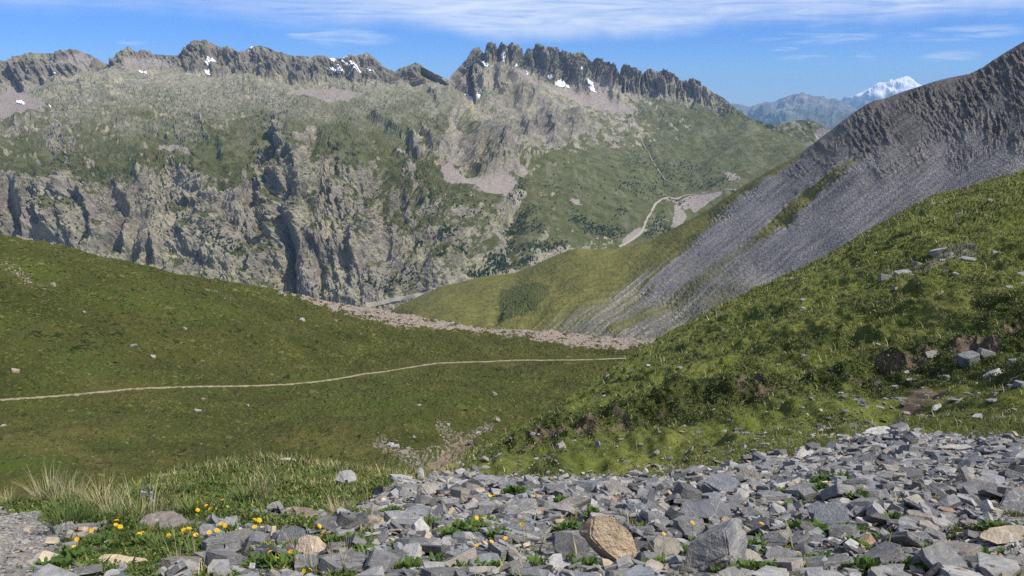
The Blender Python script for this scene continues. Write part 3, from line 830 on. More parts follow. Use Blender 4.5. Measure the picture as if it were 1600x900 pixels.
# ------------------------------------------------------------------ the green bowl on the left with its trail
CREST_C = [(-400, 350), (0, 368), (20, 369), (67, 378), (135, 394), (202, 409), (270, 426), (337, 436), (422, 451), (483, 463), (500, 468), (567, 480), (611, 486), (642, 491), (702, 502), (743, 511), (780, 513), (854, 516),
           (922, 524), (989, 528), (1033, 528), (1100, 532), (1400, 545)]
xs = np.arange(-320, 1330, 1.25)
yc = crv(CREST_C, xs, 5)
inv = lambda pts, sm=80: 1.0 / crv(pts, xs, sm)
TRAIL = [(-60, 630), (0, 625), (40, 622), (90, 619), (135, 615), (200, 609), (260, 606), (330, 604), (400, 603), (455, 601), (490, 598), (530, 592), (570, 584), (610, 579), (645, 573), (680, 568), (720, 566), (760, 565), (800, 563), (850, 563), (900, 563), (940, 562), (980, 560), (1040, 560)]
lines = [
    (crv([(-400, 1000), (1400, 900)], xs), inv([(-400, 52), (600, 55), (1400, 110)])),
    (crv([(-400, 790), (0, 770), (400, 735), (690, 702), (900, 640), (1000, 600), (1200, 575), (1400, 575)], xs, 60), inv([(-400, 80), (0, 82), (400, 95), (690, 115), (900, 180), (1000, 235), (1400, 250)])),
    (crv([(-400, 650), (0, 625), (400, 603), (570, 584), (700, 567), (800, 563), (970, 561), (1400, 552)], xs, 40), inv([(-400, 140), (0, 150), (400, 185), (600, 220), (800, 250), (970, 268), (1400, 280)])),
    (yc, inv([(-400, 220), (0, 232), (300, 270), (600, 315), (1000, 320), (1400, 320)])),
]
bowl = Sheet(xs, lines, [50, 150, 130, 170], 160)
PX, PY = bowl.PX, bowl.PY
P = bowl.P
N = bowl.normals()
X, Y = P[..., 0], P[..., 1]
dtr = dseg(TRAIL, PX, PY)
belowc = PY - yc[None, :]
# eroded pink rim on the crest, stony streaks, and the dry stream bed in the hollow
rimx = crv([(400, 0), (470, 2), (500, 9), (560, 16), (620, 20), (690, 16), (740, 7), (780, 6), (830, 14), (880, 22), (930, 26), (975, 20), (1010, 10), (1060, 0)], xs, 8)[None, :]
rim = sstep(rimx + 5, rimx * .55, belowc + 7 * fbm(PX / 16, PY / 6, oct=3, seed=3)) * (rimx > 1)
rim = rim * sstep(-.75, -.2, fbm(PX / 26, PY / 7, oct=3, seed=13) + .35)
stony = soft([(0, 400), (30, 418), (55, 430), (45, 444), (75, 465), (92, 478), (84, 480), (52, 458), (20, 440), (0, 425)], 3, PX, PY, 7) * .9
stony = np.maximum(stony, .85 * soft([(300, 440), (330, 446), (372, 466), (365, 474), (340, 462), (312, 452)], 3, PX, PY, 6))
stony = np.maximum(stony, .6 * soft([(420, 452), (440, 462), (465, 484), (458, 485), (430, 466)], 2, PX, PY, 5))
stony = np.maximum(stony, .75 * soft([(480, 464), (560, 486), (640, 500), (640, 512), (560, 500), (500, 482)], 3, PX, PY, 7))
bed = .85 * soft([(572, 688), (598, 684), (622, 692), (645, 700), (672, 700), (694, 690), (684, 678), (674, 664), (692, 665), (716, 672), (730, 674), (750, 658), (778, 656), (770, 668), (748, 678), (742, 686), (728, 702), (705, 722), (690, 740), (640, 740), (606, 716)], 2, PX, PY, 5)
mud = soft([(716, 684), (740, 680), (745, 690), (732, 700), (700, 730), (690, 738), (652, 738), (680, 715)], 2, PX, PY, 4)
dry = np.clip(.5 + .6 * fbm(X / 22, Y / 30, oct=3, seed=17), 0, 1)
calm = 1 - .9 * sstep(9, 2, dtr)
bedk = 1 - np.exp(-(((PX - 670) / 150) ** 2 + ((PY - 705) / 50) ** 2))
nd = (1.5 * bedk * fbm(X / 38, Y / 46, oct=3, seed=5) * sstep(0, 40, belowc) + .50 * fbm(X / 6, Y / 8, oct=4, gain=.6, seed=6) + .16 * (ridged(P[..., 2] / .9 + .5 * fbm(X / 12, Y / 12, oct=2, seed=27), X / 30, oct=2, seed=26) - .9) * sstep(.0, .4, fbm(X / 30, Y / 30, oct=2, seed=28) + .2) + .16 * fbm(X / .9, Y / 1.4, oct=2, gain=.7, seed=7)) * calm
nd += 0.5 * rim * (fbm(PX / 9, PY / 4, oct=3, gain=.65, seed=8) - .4) * .7 - .8 * bed * (1 - mud) * .2 - .9 * mud
nd += 1.6 * np.exp(-((PY - (668 - .06 * (PX - 550))) / 14) ** 2) * sstep(380, 480, PX) * sstep(760, 650, PX)
bankm = sstep(6, 3, np.abs(PY - crv(TRAIL, PX[0])[None, :] - 4)) * (PY > crv(TRAIL, PX[0])[None, :])
bowl.P = P + N * nd[..., None]
shr = np.clip(sstep(.42, .62, fbm(X / 3.2, Y / 6, oct=2, seed=71) + .45 * blob(150, 530, 160, 25) + .15 * blob(60, 580, 100, 40) + .2 * blob(300, 500, 200, 30) - .35), 0, 1) * calm
M = np.stack([np.clip(rim + stony * sstep(-.3, .35, fbm(PX / 4, PY / 2.5, oct=3, gain=.7, seed=19)), 0, 1), np.clip(bed * sstep(-.35, .15, fbm(PX / 4, PY / 2.2, oct=2, seed=20)), 0, 1), shr, np.clip(mud, 0, 1)], -1)
bowl.BED = np.clip(bed * (1 - .7 * mud), 0, 1); bowl.RIM = M[..., 0]
m = Mat('meadow_turf', .95, .1)
a_r, a_b, a_s, a_m = m.attr()
turf = m.ramp(m.noise(.055, 7, .6), [(.30, (.029, .036, .008)), (.48, (.046, .052, .012)), (.62, (.064, .062, .017)), (.75, (.095, .078, .027))])
fine = m.ramp(m.noise(1.6, 5, .75), [(.28, (.38, .44, .38)), (.5, (1, 1, 1)), (.72, (1.7, 1.6, 1.45))])
turf = m.mix(.9, turf, fine, 'MULTIPLY')
turf = m.mix(m.math('MULTIPLY', m.step(m.noise(.02, 5, .65), .48, .66), .7), turf, (.055, .078, .015))
turf = m.mix(m.math('MULTIPLY', m.step(m.noise(.034, 6, .7), .54, .68), .7), turf, (.105, .088, .032))
turf = m.mix(m.math('MULTIPLY', m.step(m.noise(.11, 6, .72), .57, .66), .55), turf, (.034, .050, .010))
turf = m.mix(m.math('MULTIPLY', m.step(m.noise(.35, 5, .7), .56, .66), .6), turf, (.016, .023, .006))
turf = m.mix(m.step(m.voro(.4), .08, .05), turf, (.17, .16, .13))
turf = m.mix(m.step(a_s, .3, .7), turf, (.016, .024, .006))
stone = m.ramp(m.noise(2.2, 5, .75), [(.3, (.10, .082, .058)), (.5, (.22, .182, .152)), (.7, (.36, .305, .27))])
c = m.mix(m.step(m.math('ADD', a_r, m.math('MULTIPLY', m.math('SUBTRACT', m.noise(.9, 5, .75), .5), 1.2)), .38, .66), turf, stone)
bedc = m.ramp(m.noise(2.5, 4, .8), [(.36, (.065, .06, .03)), (.5, (.17, .142, .112)), (.68, (.36, .32, .285))])
c = m.mix(m.step(m.math('ADD', a_b, m.math('MULTIPLY', m.math('SUBTRACT', m.noise(1.8, 5, .75), .5), 1.6)), .42, .8), c, bedc)
c = m.mix(m.math('MULTIPLY', m.step(a_m, .3, .7), .85), c, m.ramp(m.noise(2, 4, .7), [(.3, (.13, .09, .065)), (.7, (.26, .20, .155))]))
BOWL_MAT = m.color(c)
m.bump(m.noise(2.5, 4, .7), .55, .18)
bowl.build('meadow', BOWL_MAT, M)
tm = Mat('trail_dust', .95, .1)
TRAIL_MAT = tm.color(tm.mix(tm.step(tm.noise(.45, 6, .75), .52, .66), tm.ramp(tm.noise(1.2, 4, .7), [(.3, (.20, .17, .105)), (.7, (.33, .285, .19))]), (.075, .075, .028)))
strip(bowl, TRAIL, .85, 'path', TRAIL_MAT, .10, 1.0, .75)

# ------------------------------------------------------------------ the near slope: stones underfoot, turf on the left, steep grass on the right
CREST_A = [(-600, 850), (-200, 812), (0, 797), (50, 784), (150, 768), (202, 759), (253, 744), (290, 733), (337, 725), (398, 713), (425, 711), (506, 724), (560, 732), (635, 741), (696, 739), (703, 732), (743, 705), (790, 679), (824, 662), (871, 636),
           (918, 603), (932, 594), (979, 560), (1040, 523), (1080, 501), (1130, 475), (1180, 450), (1240, 424), (1290, 400), (1329, 377), (1359, 357), (1416, 327), (1453, 307), (1487, 299), (1529, 287), (1565, 276), (1600, 267), (1700, 235), (1900, 190), (2400, 90)]
xs = np.arange(-560, 2240, 1.4)
yc = crv(CREST_A, xs, 4)
inv = lambda pts, sm=50: 1.0 / crv(pts, xs, sm)
lines = [
    (1500 + 0 * xs, .83 + 0 * xs),
    (900 + 0 * xs, .278 + 0 * xs),
    (crv([(-600, 870), (0, 842), (400, 800), (640, 800), (1000, 800), (1600, 785), (2200, 770)], xs, 60), inv([(-600, 4.4), (0, 4.75), (400, 5.5), (640, 5.6), (1000, 5.6), (1600, 5.6), (2200, 5.6)])),
    (crv([(-600, 858), (0, 815), (200, 772), (400, 752), (640, 762), (800, 748), (1050, 748), (1200, 715), (1400, 672), (1600, 670), (2200, 650)], xs, 50), inv([(-600, 5.4), (0, 6.3), (200, 8), (400, 9), (640, 8.5), (800, 9.3), (1050, 9), (1200, 10.2), (1400, 11), (1600, 10), (2200, 10)])),
    (crv([(-600, 852), (0, 801), (200, 763), (400, 722), (640, 747), (700, 741), (800, 722), (1000, 672), (1200, 635), (1400, 598), (1600, 545), (2200, 440)], xs, 40), inv([(-600, 7), (0, 8), (200, 9.5), (400, 13), (640, 11.5), (700, 14.5), (800, 16), (1000, 17), (1200, 17.5), (1400, 17.5), (1600, 17), (2200, 17)])),
    (crv([(-600, 851), (0, 799), (200, 761), (400, 717), (640, 744), (700, 736), (800, 695), (1000, 622), (1200, 586), (1400, 545), (1600, 492), (2200, 380)], xs, 40), inv([(-600, 7.5), (0, 8.5), (200, 10.3), (400, 14), (640, 12.5), (700, 16.5), (800, 20), (1000, 21.5), (1200, 21.5), (1400, 21), (1600, 21), (2200, 21)])),
    (yc, inv([(-600, 8), (0, 9), (200, 11), (400, 15), (600, 13.5), (690, 17.5), (800, 34), (930, 54), (1040, 64), (1330, 76), (1600, 86), (2200, 95)], 20)),
]
near = Sheet(xs, lines, [40, 110, 50, 60, 90, 260], 60)
PX, PY, S = near.PX, near.PY, near.seg[:, None]
P = near.P
N = near.normals()
X, Y = P[..., 0], P[..., 1]
belowc = PY - yc[None, :]
scree_top = crv([(-600, 858), (0, 808), (60, 812), (130, 820), (250, 830), (330, 812), (420, 808), (520, 800), (590, 778), (625, 756), (680, 742), (760, 744), (900, 745), (1050, 750), (1130, 736), (1200, 712), (1300, 697), (1350, 678), (1400, 672), (1500, 684), (1600, 690), (2200, 690)], xs, 4)
sc_m = sstep(-7, 9, PY - scree_top[None, :] + 9 * fbm(PX / 40, PY / 14, oct=3, seed=3))
patchy = soft([(130, 900), (120, 850), (180, 822), (300, 815), (330, 850), (300, 870), (210, 880)], 6, PX, PY, 10) * .9
grav = soft([(-300, 1000), (-300, 800), (0, 802), (58, 812), (78, 850), (58, 905), (40, 1000)], 6, PX, PY, 8)
bankz = np.exp(-((S - 4.5) / .42) ** 2) * sstep(740, 820, PX)
clods = ridged(X / .9, Y / 1.3, oct=3, gain=.6, seed=12) - 1.0
nd = .030 * fbm(X / .5, Y / .8, oct=3, seed=5) * sstep(60, 0, belowc + 900 * (PX > 720)) * 0
slope = sstep(3.0, 3.6, S)
nd += slope * sstep(700, 760, PX) * (.55 * fbm(X / 6, Y / 9, oct=3, seed=7) * sstep(0, 40, belowc) + .19 * fbm(X / 1.0, Y / 1.7, oct=3, gain=.62, seed=8) + .04 * fbm(X / .32, Y / .5, oct=2, gain=.7, seed=9))
terr = ridged((P[..., 2] + .12 * X) / 1.5 + .35 * fbm(X / 6, Y / 6, oct=2, seed=18), X / 9, oct=2, seed=15) - .8
nd += slope * sstep(780, 860, PX) * .22 * terr * sstep(0, 30, belowc)
nd += bankz * (.30 * clods + .24 * fbm(X / 2.4, Y / 3.2, oct=3, seed=11))
nd += (1 - slope) * (.05 * fbm(X / .7, Y / 1.0, oct=3, seed=13) + .10 * fbm(X / 2.6, Y / 3.4, oct=2, seed=14)) * sstep(900, 860, PY)
nd += sstep(700, 600, PX) * sstep(1.8, 2.6, S) * (.10 * fbm(X / 1.1, Y / 1.6, oct=3, seed=16)) * sstep(0, 12, belowc)
near.P = P + N * nd[..., None]
near_nd = nd
rockz = soft([(1370, 440), (1380, 425), (1440, 410), (1460, 392), (1520, 388), (1545, 400), (1500, 425), (1420, 438)], 3, PX, PY, 8) * .8
dirt = np.clip(.9 * bankz * sstep(.08, .5, fbm(X / 1.6, Y / 2.2, oct=3, seed=21) + .1), 0, 1)
dirt = np.maximum(dirt, soft([(1390, 630), (1420, 605), (1470, 596), (1480, 606), (1430, 622)], 2, PX, PY, 5) * .9)
heath = np.clip(bankz * 1.25 + .75 * sstep(.05, .45, fbm(X / 2.6, Y / 4.5, oct=3, gain=.6, seed=22)) * slope * sstep(740, 800, PX), 0, 1)
lowleft = sstep(700, 420, PX) * sstep(60, 120, PX) * (sc_m > .02)
patchy = np.clip(patchy + .8 * lowleft * sstep(.05, .4, fbm(PX / 46, PY / 17, oct=3, seed=25) + .10) + .6 * sstep(.42, .6, fbm(PX / 40, PY / 14, oct=2, seed=26)) * (sc_m > .02), 0, 1)
M = np.stack([np.clip(sc_m - patchy * .9, 0, 1), np.clip(dirt, 0, 1), heath, np.clip(grav + rockz * .7, 0, 1)], -1)
near.scree = M[..., 0]; near.dirt = M[..., 1]; near.heath = heath; near.grav = grav
m = Mat('near_ground', .95, .15)
a_s, a_d, a_h, a_g = m.attr()
turf = m.ramp(m.noise(.35, 7, .65), [(.3, (.060, .075, .014)), (.5, (.100, .118, .024)), (.7, (.155, .158, .045))])
turf = m.mix(.8, turf, m.ramp(m.noise(5, 4, .75), [(.3, (.5, .55, .5)), (.7, (1.4, 1.35, 1.2))]), 'MULTIPLY')
turf = m.mix(m.math('MULTIPLY', a_h, .75), turf, m.ramp(m.noise(3.0, 4, .7), [(.35, (.022, .034, .010)), (.6, (.055, .066, .020)), (.75, (.11, .10, .045))]))
earth = m.ramp(m.noise(4, 5, .7), [(.3, (.060, .043, .030)), (.7, (.165, .122, .088))])
c = m.mix(m.step(m.math('ADD', a_d, m.math('MULTIPLY', m.math('SUBTRACT', m.noise(2.5, 5, .75), .5), .9)), .4, .62), turf, earth)
peb = m.ramp(m.voro(38, out='Color'), [(.2, (.08, .08, .085)), (.5, (.17, .165, .165)), (.8, (.30, .28, .26))])
peb = m.mix(m.step(m.voro(38, feature='DISTANCE_TO_EDGE'), .06, .0), peb, (.03, .028, .026))
c = m.mix(m.step(m.math('ADD', a_s, m.math('MULTIPLY', m.math('SUBTRACT', m.noise(4, 4), .5), .5)), .4, .6), c, peb)
dust = m.ramp(m.noise(30, 5, .75), [(.3, (.14, .125, .11)), (.55, (.27, .245, .21)), (.75, (.40, .365, .32))])
c = m.mix(m.step(a_g, .35, .7), c, m.mix(.35, dust, peb))
NEAR_MAT = m.color(c)
m.bump(m.noise(22, 5, .75), .6, .03)
near.build('hillside', NEAR_MAT, M)
# ------------------------------------------------------------------ stones
def stone_mesh(name, rs, flat=.4, cuts=7, bev=.035):
    """an angular slate: a slab with its corners struck off"""
    bm = bmesh.new()
    bmesh.ops.create_cube(bm, size=2.0)
    bmesh.ops.scale(bm, vec=(1, rs.uniform(.55, .95), flat * rs.uniform(.7, 1.3)), verts=bm.verts)
    for k in range(cuts):
        th = rs.uniform(0, 6.28)
        el_ = rs.choice([0, 0, 0, 1]) * rs.uniform(.4, 1.1) * rs.choice([-1, 1]) + rs.uniform(-.3, .3)
        n = Vector((math.cos(th) * math.cos(el_), math.sin(th) * math.cos(el_), math.sin(el_)))
        ext = max(v.co.dot(n) for v in bm.verts)
        d = ext * rs.uniform(.58, .9)
        r = bmesh.ops.bisect_plane(bm, geom=bm.verts[:] + bm.edges[:] + bm.faces[:], plane_co=n * d, plane_no=n, clear_outer=True)
        ed = [e for e in bm.edges if e.is_boundary]
        if ed:
            bmesh.ops.holes_fill(bm, edges=ed, sides=0)
    bmesh.ops.dissolve_limit(bm, angle_limit=.05, verts=bm.verts, edges=bm.edges)
    bmesh.ops.bevel(bm, geom=bm.edges[:], offset=bev * rs.uniform(.6, 1.4), segments=1, affect='EDGES', clamp_overlap=True)
    for v in bm.verts:
        v.co += Vector((rs.uniform(-1, 1), rs.uniform(-1, 1), rs.uniform(-1, 1))) * .018
    bmesh.ops.triangulate(bm, faces=bm.faces)
    bmesh.ops.recalc_face_normals(bm, faces=bm.faces)
    mx = max(max(abs(v.co.x), abs(v.co.y)) for v in bm.verts)
    for v in bm.verts:
        v.co /= mx
    me = bpy.data.meshes.new(name)
    bm.to_mesh(me); bm.free()
    return me


def stone_mat(name, src, soft_=False):
    m = Mat(name, .82, .25); q = 9 if not soft_ else 3.2
    if src == 'obj':
        base = m.nt.nodes.new('ShaderNodeObjectInfo').outputs['Color']
        vec = m.tc.outputs['Object']
        rnd = m.objrand()
        vv = m.nt.nodes.new('ShaderNodeVectorMath'); vv.operation = 'ADD'
        m.put(vv.inputs[0], vec)
        cbn = m.nt.nodes.new('ShaderNodeCombineXYZ')
        m.put(cbn.inputs[0], m.math('MULTIPLY', rnd, 40)); m.put(cbn.inputs[1], m.math('MULTIPLY', rnd, 23))
        m.put(vv.inputs[1], cbn.outputs[0])
        vec = vv.outputs[0]; k = 1.0
    else:
        at = m.nt.nodes.new('ShaderNodeAttribute'); at.attribute_name = 'tint'
        base = at.outputs['Color']; vec = m.tc.outputs['Object']; k = 11.0
    bed = m.noise(1.0, 5, .7, m.mapping((1.6 * k, 1.6 * k, q * k), src=vec))
    blot = m.noise(1.7 * k, 5, .65, vec)
    c = m.mix(1.0, base, m.ramp(bed, [(.3, (.72, .73, .75)), (.7, (1.22, 1.2, 1.17))]), 'MULTIPLY')
    c = m.mix(1.0, c, m.ramp(blot, [(.32, (.74, .76, .80)), (.66, (1.2, 1.17, 1.1))]), 'MULTIPLY')
    c = m.mix(m.math('MULTIPLY', m.step(m.noise(2.6 * k, 4, .7, vec), .60, .70), .45), c, (.30, .215, .135))
    c = m.mix(m.math('MULTIPLY', m.step(m.noise(5.5 * k, 3, .7, vec), .64, .70), .5), c, (.46, .45, .42))
    vein = m.voro(1.3 * k, vec, feature='DISTANCE_TO_EDGE')
    c = m.mix(m.math('MULTIPLY', m.step(vein, .012, .0), .35), c, (.6, .59, .57))
    mm = m.color(c)
    m.bump(m.math('ADD', m.math('MULTIPLY', bed, .8), m.noise(6 * k, 5, .7, vec)), .55, .16 / (1 if src == 'obj' else 14))
    return mm


STONE_OBJ = stone_mat('slate_rock', 'obj')
BOULDER_MAT = stone_mat('boulder_rock', 'obj', True)
STONE_BULK = stone_mat('slate_rubble', 'attr')
rs = random.Random(31)
KINDS = []          # (mesh, flatness name)
for i in range(30):
    fl = [.10, .14, .18, .23, .29, .40][i % 6]
    me = stone_mesh('slate_shape', rs, fl, rs.choice([5, 6, 7, 8]))
    me.materials.append(STONE_OBJ)
    KINDS.append((me, fl))
ROUND = [stone_mesh('field_stone', rs, rs.uniform(.45, .75), 15, .05) for _ in range(8)]
for me in ROUND:
    me.materials.append(STONE_OBJ)
KV = []
for me, fl in KINDS:
    v = np.empty(len(me.vertices) * 3, np.float32); me.vertices.foreach_get('co', v)
    f = np.empty(len(me.polygons) * 3, np.int32); me.polygons.foreach_get('vertices', f)
    KV.append((v.reshape(-1, 3), f.reshape(-1, 3)))


def rot_from(n, spin, tilt, tdir):
    """frame on a slope with normal n, turned by spin, tipped by tilt"""
    z = Vector(n).normalized()
    x = Vector((1, 0, 0)); x = (x - z * x.dot(z)).normalized()
    y = z.cross(x)
    R = Matrix((x, y, z)).transposed()
    return R @ Matrix.Rotation(tilt, 3, Vector((math.cos(tdir), math.sin(tdir), 0))) @ Matrix.Rotation(spin, 3, 'Z')


def cell_sample(sheet, weight, n, rng):
    """n points over a sheet, drawn in proportion to weight x area"""
    P = sheet.P
    A = np.linalg.norm(np.cross(P[:-1, 1:] - P[:-1, :-1], P[1:, :-1] - P[:-1, :-1]), axis=-1)
    wgt = (A * weight[:-1, :-1]).ravel().cumsum()
    k = np.searchsorted(wgt, rng.random(n) * wgt[-1])
    r, c = np.unravel_index(np.minimum(k, A.size - 1), A.shape)
    a = rng.random(n)[:, None]; b = rng.random(n)[:, None]
    return P[r, c] * (1 - a) * (1 - b) + P[r, c + 1] * a * (1 - b) + P[r + 1, c] * (1 - a) * b + P[r + 1, c + 1] * a * b, r, c


NN = near.normals()
NNs = np.stack([blur(NN[..., i], 6) for i in range(3)], -1)
PXn, PYn = near.PX, near.PY
TONES = [((.225, .222, .222), 'mid grey', .33), ((.128, .127, .129), 'dark grey', .22), ((.315, .308, .30), 'light grey', .19), ((.205, .215, .232), 'blue grey', .09), ((.28, .252, .22), 'brownish grey', .10), ((.40, .335, .25), 'sandy', .065), ((.31, .215, .14), 'rusty', .035)]
rng = np.random.default_rng(77)
inview = sstep(-120, -60, PXn) * sstep(1720, 1660, PXn) * sstep(1010, 960, PYn)
wgt = near.scree ** 2 * inview * (1 - near.grav) ** 3
Ps, rr, cc_ = cell_sample(near, wgt, 21000, rng)
ns = len(Ps)
size = np.exp(rng.normal(math.log(.0215), .66, ns)).clip(.009, .115)
bigs = rng.random(ns) < .012
size[bigs] = rng.uniform(.055, .115, bigs.sum())
# a few stray stones out on the turf beside the scree, and on the steep slope
Pg, r2_, c2_ = cell_sample(near, (1 - near.scree) * inview * sstep(60, 0, PYn * 0 + np.abs(PYn - crv([(-100, 815), (200, 800), (400, 760), (640, 750), (900, 740), (1200, 690), (1400, 640), (1600, 620)], xs)[None, :])) * sstep(560, 640, PXn) + .0, 900, rng)
Ps = np.concatenate([Ps, Pg]); rr = np.concatenate([rr, r2_]); cc_ = np.concatenate([cc_, c2_])
size = np.concatenate([size, np.exp(rng.normal(math.log(.032), .5, len(Pg))).clip(.012, .12)])
rk_w = (14 * near.grav * (PYn < 470) * (PXn > 1300) + .006 * (S_near := sstep(3.2, 4.0, near.seg[:, None])) * (PXn > 900)) * inview
Pr, r3_, c3_ = cell_sample(near, rk_w * (near.P[..., 1] * 0 + 1), 300, rng)
Ps = np.concatenate([Ps, Pr]); rr = np.concatenate([rr, r3_]); cc_ = np.concatenate([cc_, c3_])
size = np.concatenate([size, np.exp(rng.normal(math.log(.085), .55, len(Pr))).clip(.03, .2)])
Nn = NNs[rr, cc_]
NS = len(Ps)
kind = rng.integers(0, len(KINDS), NS)
tone = rng.choice(len(TONES), NS, p=np.array([t[2] for t in TONES]) / sum(t[2] for t in TONES))
tone[(size > .055) & (tone >= 5)] = 0
spin = rng.random(NS) * 6.283
tilt = np.abs(rng.normal(0, .40, NS)) * np.where(size > .06, .8, 1); steep = (rng.random(NS) < .15) & (size < .07)
tilt[steep] = rng.uniform(.5, 1.2, steep.sum())
tdir = rng.random(NS) * 6.283

FLOWERS = [(206, 800), (190, 807), (182, 813), (181, 820), (188, 823), (148, 826), (143, 829), (120, 843), (116, 856), (218, 835), (223, 832), (237, 826), (268, 821), (264, 836), (262, 840), (287, 828), (284, 833), (295, 826), (306, 836), (282, 796), (310, 784), (317, 786), (326, 782), (309, 797),
           (314, 800), (319, 794), (328, 795), (322, 790), (307, 805), (348, 781), (345, 786), (322, 811), (346, 818), (352, 821), (327, 832), (339, 829), (358, 833), (398, 812), (405, 813), (398, 823), (451, 822), (491, 823), (499, 822), (506, 831), (503, 836), (516, 831), (415, 848), (418, 858), (422, 862), (433, 872),
           (454, 862), (295, 877), (301, 894), (475, 892), (485, 890), (496, 892), (466, 784), (143, 775), (613, 764), (665, 786), (632, 796), (766, 775), (772, 774), (745, 809), (756, 810), (815, 819), (821, 822), (824, 827), (768, 846), (745, 852), (790, 841), (652, 879), (900, 808), (966, 812), (1037, 834),
           (702, 773), (711, 757), (735, 759), (1082, 817), (1122, 879), (1217, 827), (1462, 867), (1313, 773), (1147, 772), (1247, 863), (1539, 845), (1190, 818), (1600, 838)]
LEAFP = [(736, 826, 56), (814, 820, 36), (902, 822, 62), (864, 858, 72), (763, 864, 42), (730, 884, 48), (790, 805, 24), (831, 788, 28), (669, 824, 44), (554, 844, 50), (770, 781, 24), (925, 800, 24), (912, 880, 40), (1003, 820, 24), (1249, 824, 40), (1272, 828, 32), (1333, 829, 38), (1387, 834, 34), (1458, 844, 34), (1178, 842, 32),
         (1279, 862, 42), (1188, 893, 60), (1161, 889, 34), (1067, 842, 26), (1232, 776, 34), (1293, 758, 30), (1320, 755, 20), (1293, 786, 32), (1337, 797, 26), (1458, 866, 34), (1502, 864, 36), (1532, 870, 26), (1411, 890, 32), (1357, 893, 36), (1448, 892, 26), (1239, 792, 24), (81, 890, 44), (148, 852, 34), (236, 850, 64), (285, 850, 50),
         (344, 852, 40), (118, 872, 40), (422, 882, 60), (455, 878, 40), (189, 852, 30), (512, 846, 34), (1070, 772, 20), (700, 838, 24), (610, 800, 30), (640, 812, 24), (1480, 640, 0)]
LEAFP = [q for q in LEAFP if q[2] > 0]
lrs = random.Random(12)
while len(LEAFP) < 84:
    q = (lrs.uniform(540, 1592), lrs.uniform(768, 893), lrs.uniform(15, 30))
    if min(math.hypot(q[0] - e[0], (q[1] - e[1]) * 1.5) for e in LEAFP) > 26 and not (890 < q[0] < 1005 and q[1] > 795) and not (1055 < q[0] < 1200 and q[1] > 770):
        LEAFP.append(q)
BOULDERS = []       # filled below: (px, py, radius px) kept clear of loose stones


def hull(name, pts, base_d, col, label, seed, rough=.006, cat='boulder', group=None, sub=2):
    """a boulder from corner points (pixel x, pixel y, metres behind the base depth)"""
    V = [Vector(ray(x, y, base_d + dz).tolist()) for x, y, dz in pts]
    c = sum(V, Vector()) / len(V)
    bm = bmesh.new()
    for v in V:
        bm.verts.new(v - c)
    r = bmesh.ops.convex_hull(bm, input=bm.verts)
    bmesh.ops.delete(bm, geom=[g for g in r['geom_interior'] if isinstance(g, bmesh.types.BMVert)], context='VERTS')
    bmesh.ops.dissolve_limit(bm, angle_limit=.12, verts=bm.verts, edges=bm.edges)
    bmesh.ops.bevel(bm, geom=bm.edges[:], offset=rough * 1.3, segments=2, affect='EDGES', clamp_overlap=True)
    bmesh.ops.triangulate(bm, faces=bm.faces)
    for _ in range(sub):
        bmesh.ops.subdivide_edges(bm, edges=[e for e in bm.edges if e.calc_length() > rough * 3], cuts=1, use_grid_fill=True)
    bmesh.ops.triangulate(bm, faces=bm.faces)
    co = np.array([v.co for v in bm.verts])
    sc_ = 1 / (rough * 9)
    d = fbm(co[:, 0] * sc_, co[:, 1] * sc_, co[:, 2] * sc_, oct=3, gain=.55, seed=seed)
    step_ = np.floor(fbm(co[:, 0] * sc_ * .4, co[:, 1] * sc_ * .4, co[:, 2] * sc_ * 1.3, oct=2, seed=seed + 4) * 2.2) / 2.2
    bm.normal_update()
    for v, k, s_ in zip(bm.verts, d, step_):
        v.co += v.normal * float((k * .8 + s_ * .9) * rough)
    me = bpy.data.meshes.new(name)
    bm.to_mesh(me); bm.free()
    me.materials.append(BOULDER_MAT)
    o = bpy.data.objects.new(name, me)
    COL.objects.link(o)
    o.location = c
    s0 = max(o.dimensions) / 2 if max(o.dimensions) > 0 else .1
    s0 = max((v - c).length for v in V)
    for v in me.vertices:
        v.co /= s0
    o.scale = (s0,) * 3
    o.color = (*col, 1)
    tag(o, label, cat, group)
    xs_ = [p[0] for p in pts]; ys_ = [p[1] for p in pts]
    BOULDERS.append(((min(xs_) + max(xs_)) / 2, (min(ys_) + max(ys_)) / 2, (max(xs_) - min(xs_)) / 2, (max(ys_) - min(ys_)) / 2))
    return o


def zd_at(x, y):
    return float(project(near.at(x, y))[2][0])


d = zd_at(1110, 890)
hull('boulder', [(1068, 896, .02), (1073, 852, .02), (1133, 826, -.05), (1140, 868, -.06), (1138, 897, -.03), (1104, 902, -.01), (1094, 832, .11), (1120, 818, .16), (1148, 808, .15), (1160, 824, .17), (1169, 844, .16), (1160, 888, .05), (1085, 880, .25), (1160, 880, .27)], d,
     (.215, .215, .22), 'big square grey boulder with pale veins, biggest block in the scree', 3, .006)
d = zd_at(950, 880)
hull('boulder', [(927, 806, .02), (934, 805, .10), (960, 808, .02), (985, 828, .0), (997, 862, -.03), (992, 874, -.03), (968, 881, -.04), (946, 864, -.03), (922, 838, -.01), (904, 832, .06), (905, 822, .10), (918, 850, .14), (940, 872, .14), (985, 870, .16)], d,
     (.46, .355, .235), 'large tawny orange boulder leaning among grey slates and leafy plants', 5, .006)
d = zd_at(485, 872)
hull('boulder', [(455, 862, .05), (466, 842, .03), (480, 835, .02), (498, 838, .02), (511, 852, .0), (508, 862, .0), (488, 868, -.03), (462, 866, -.01), (470, 842, .14), (500, 850, .14)], d,
     (.60, .47, .37), 'cream white rock with pinkish facets among yellow flowers', 7, .005, 'rock')
d = zd_at(195, 884)
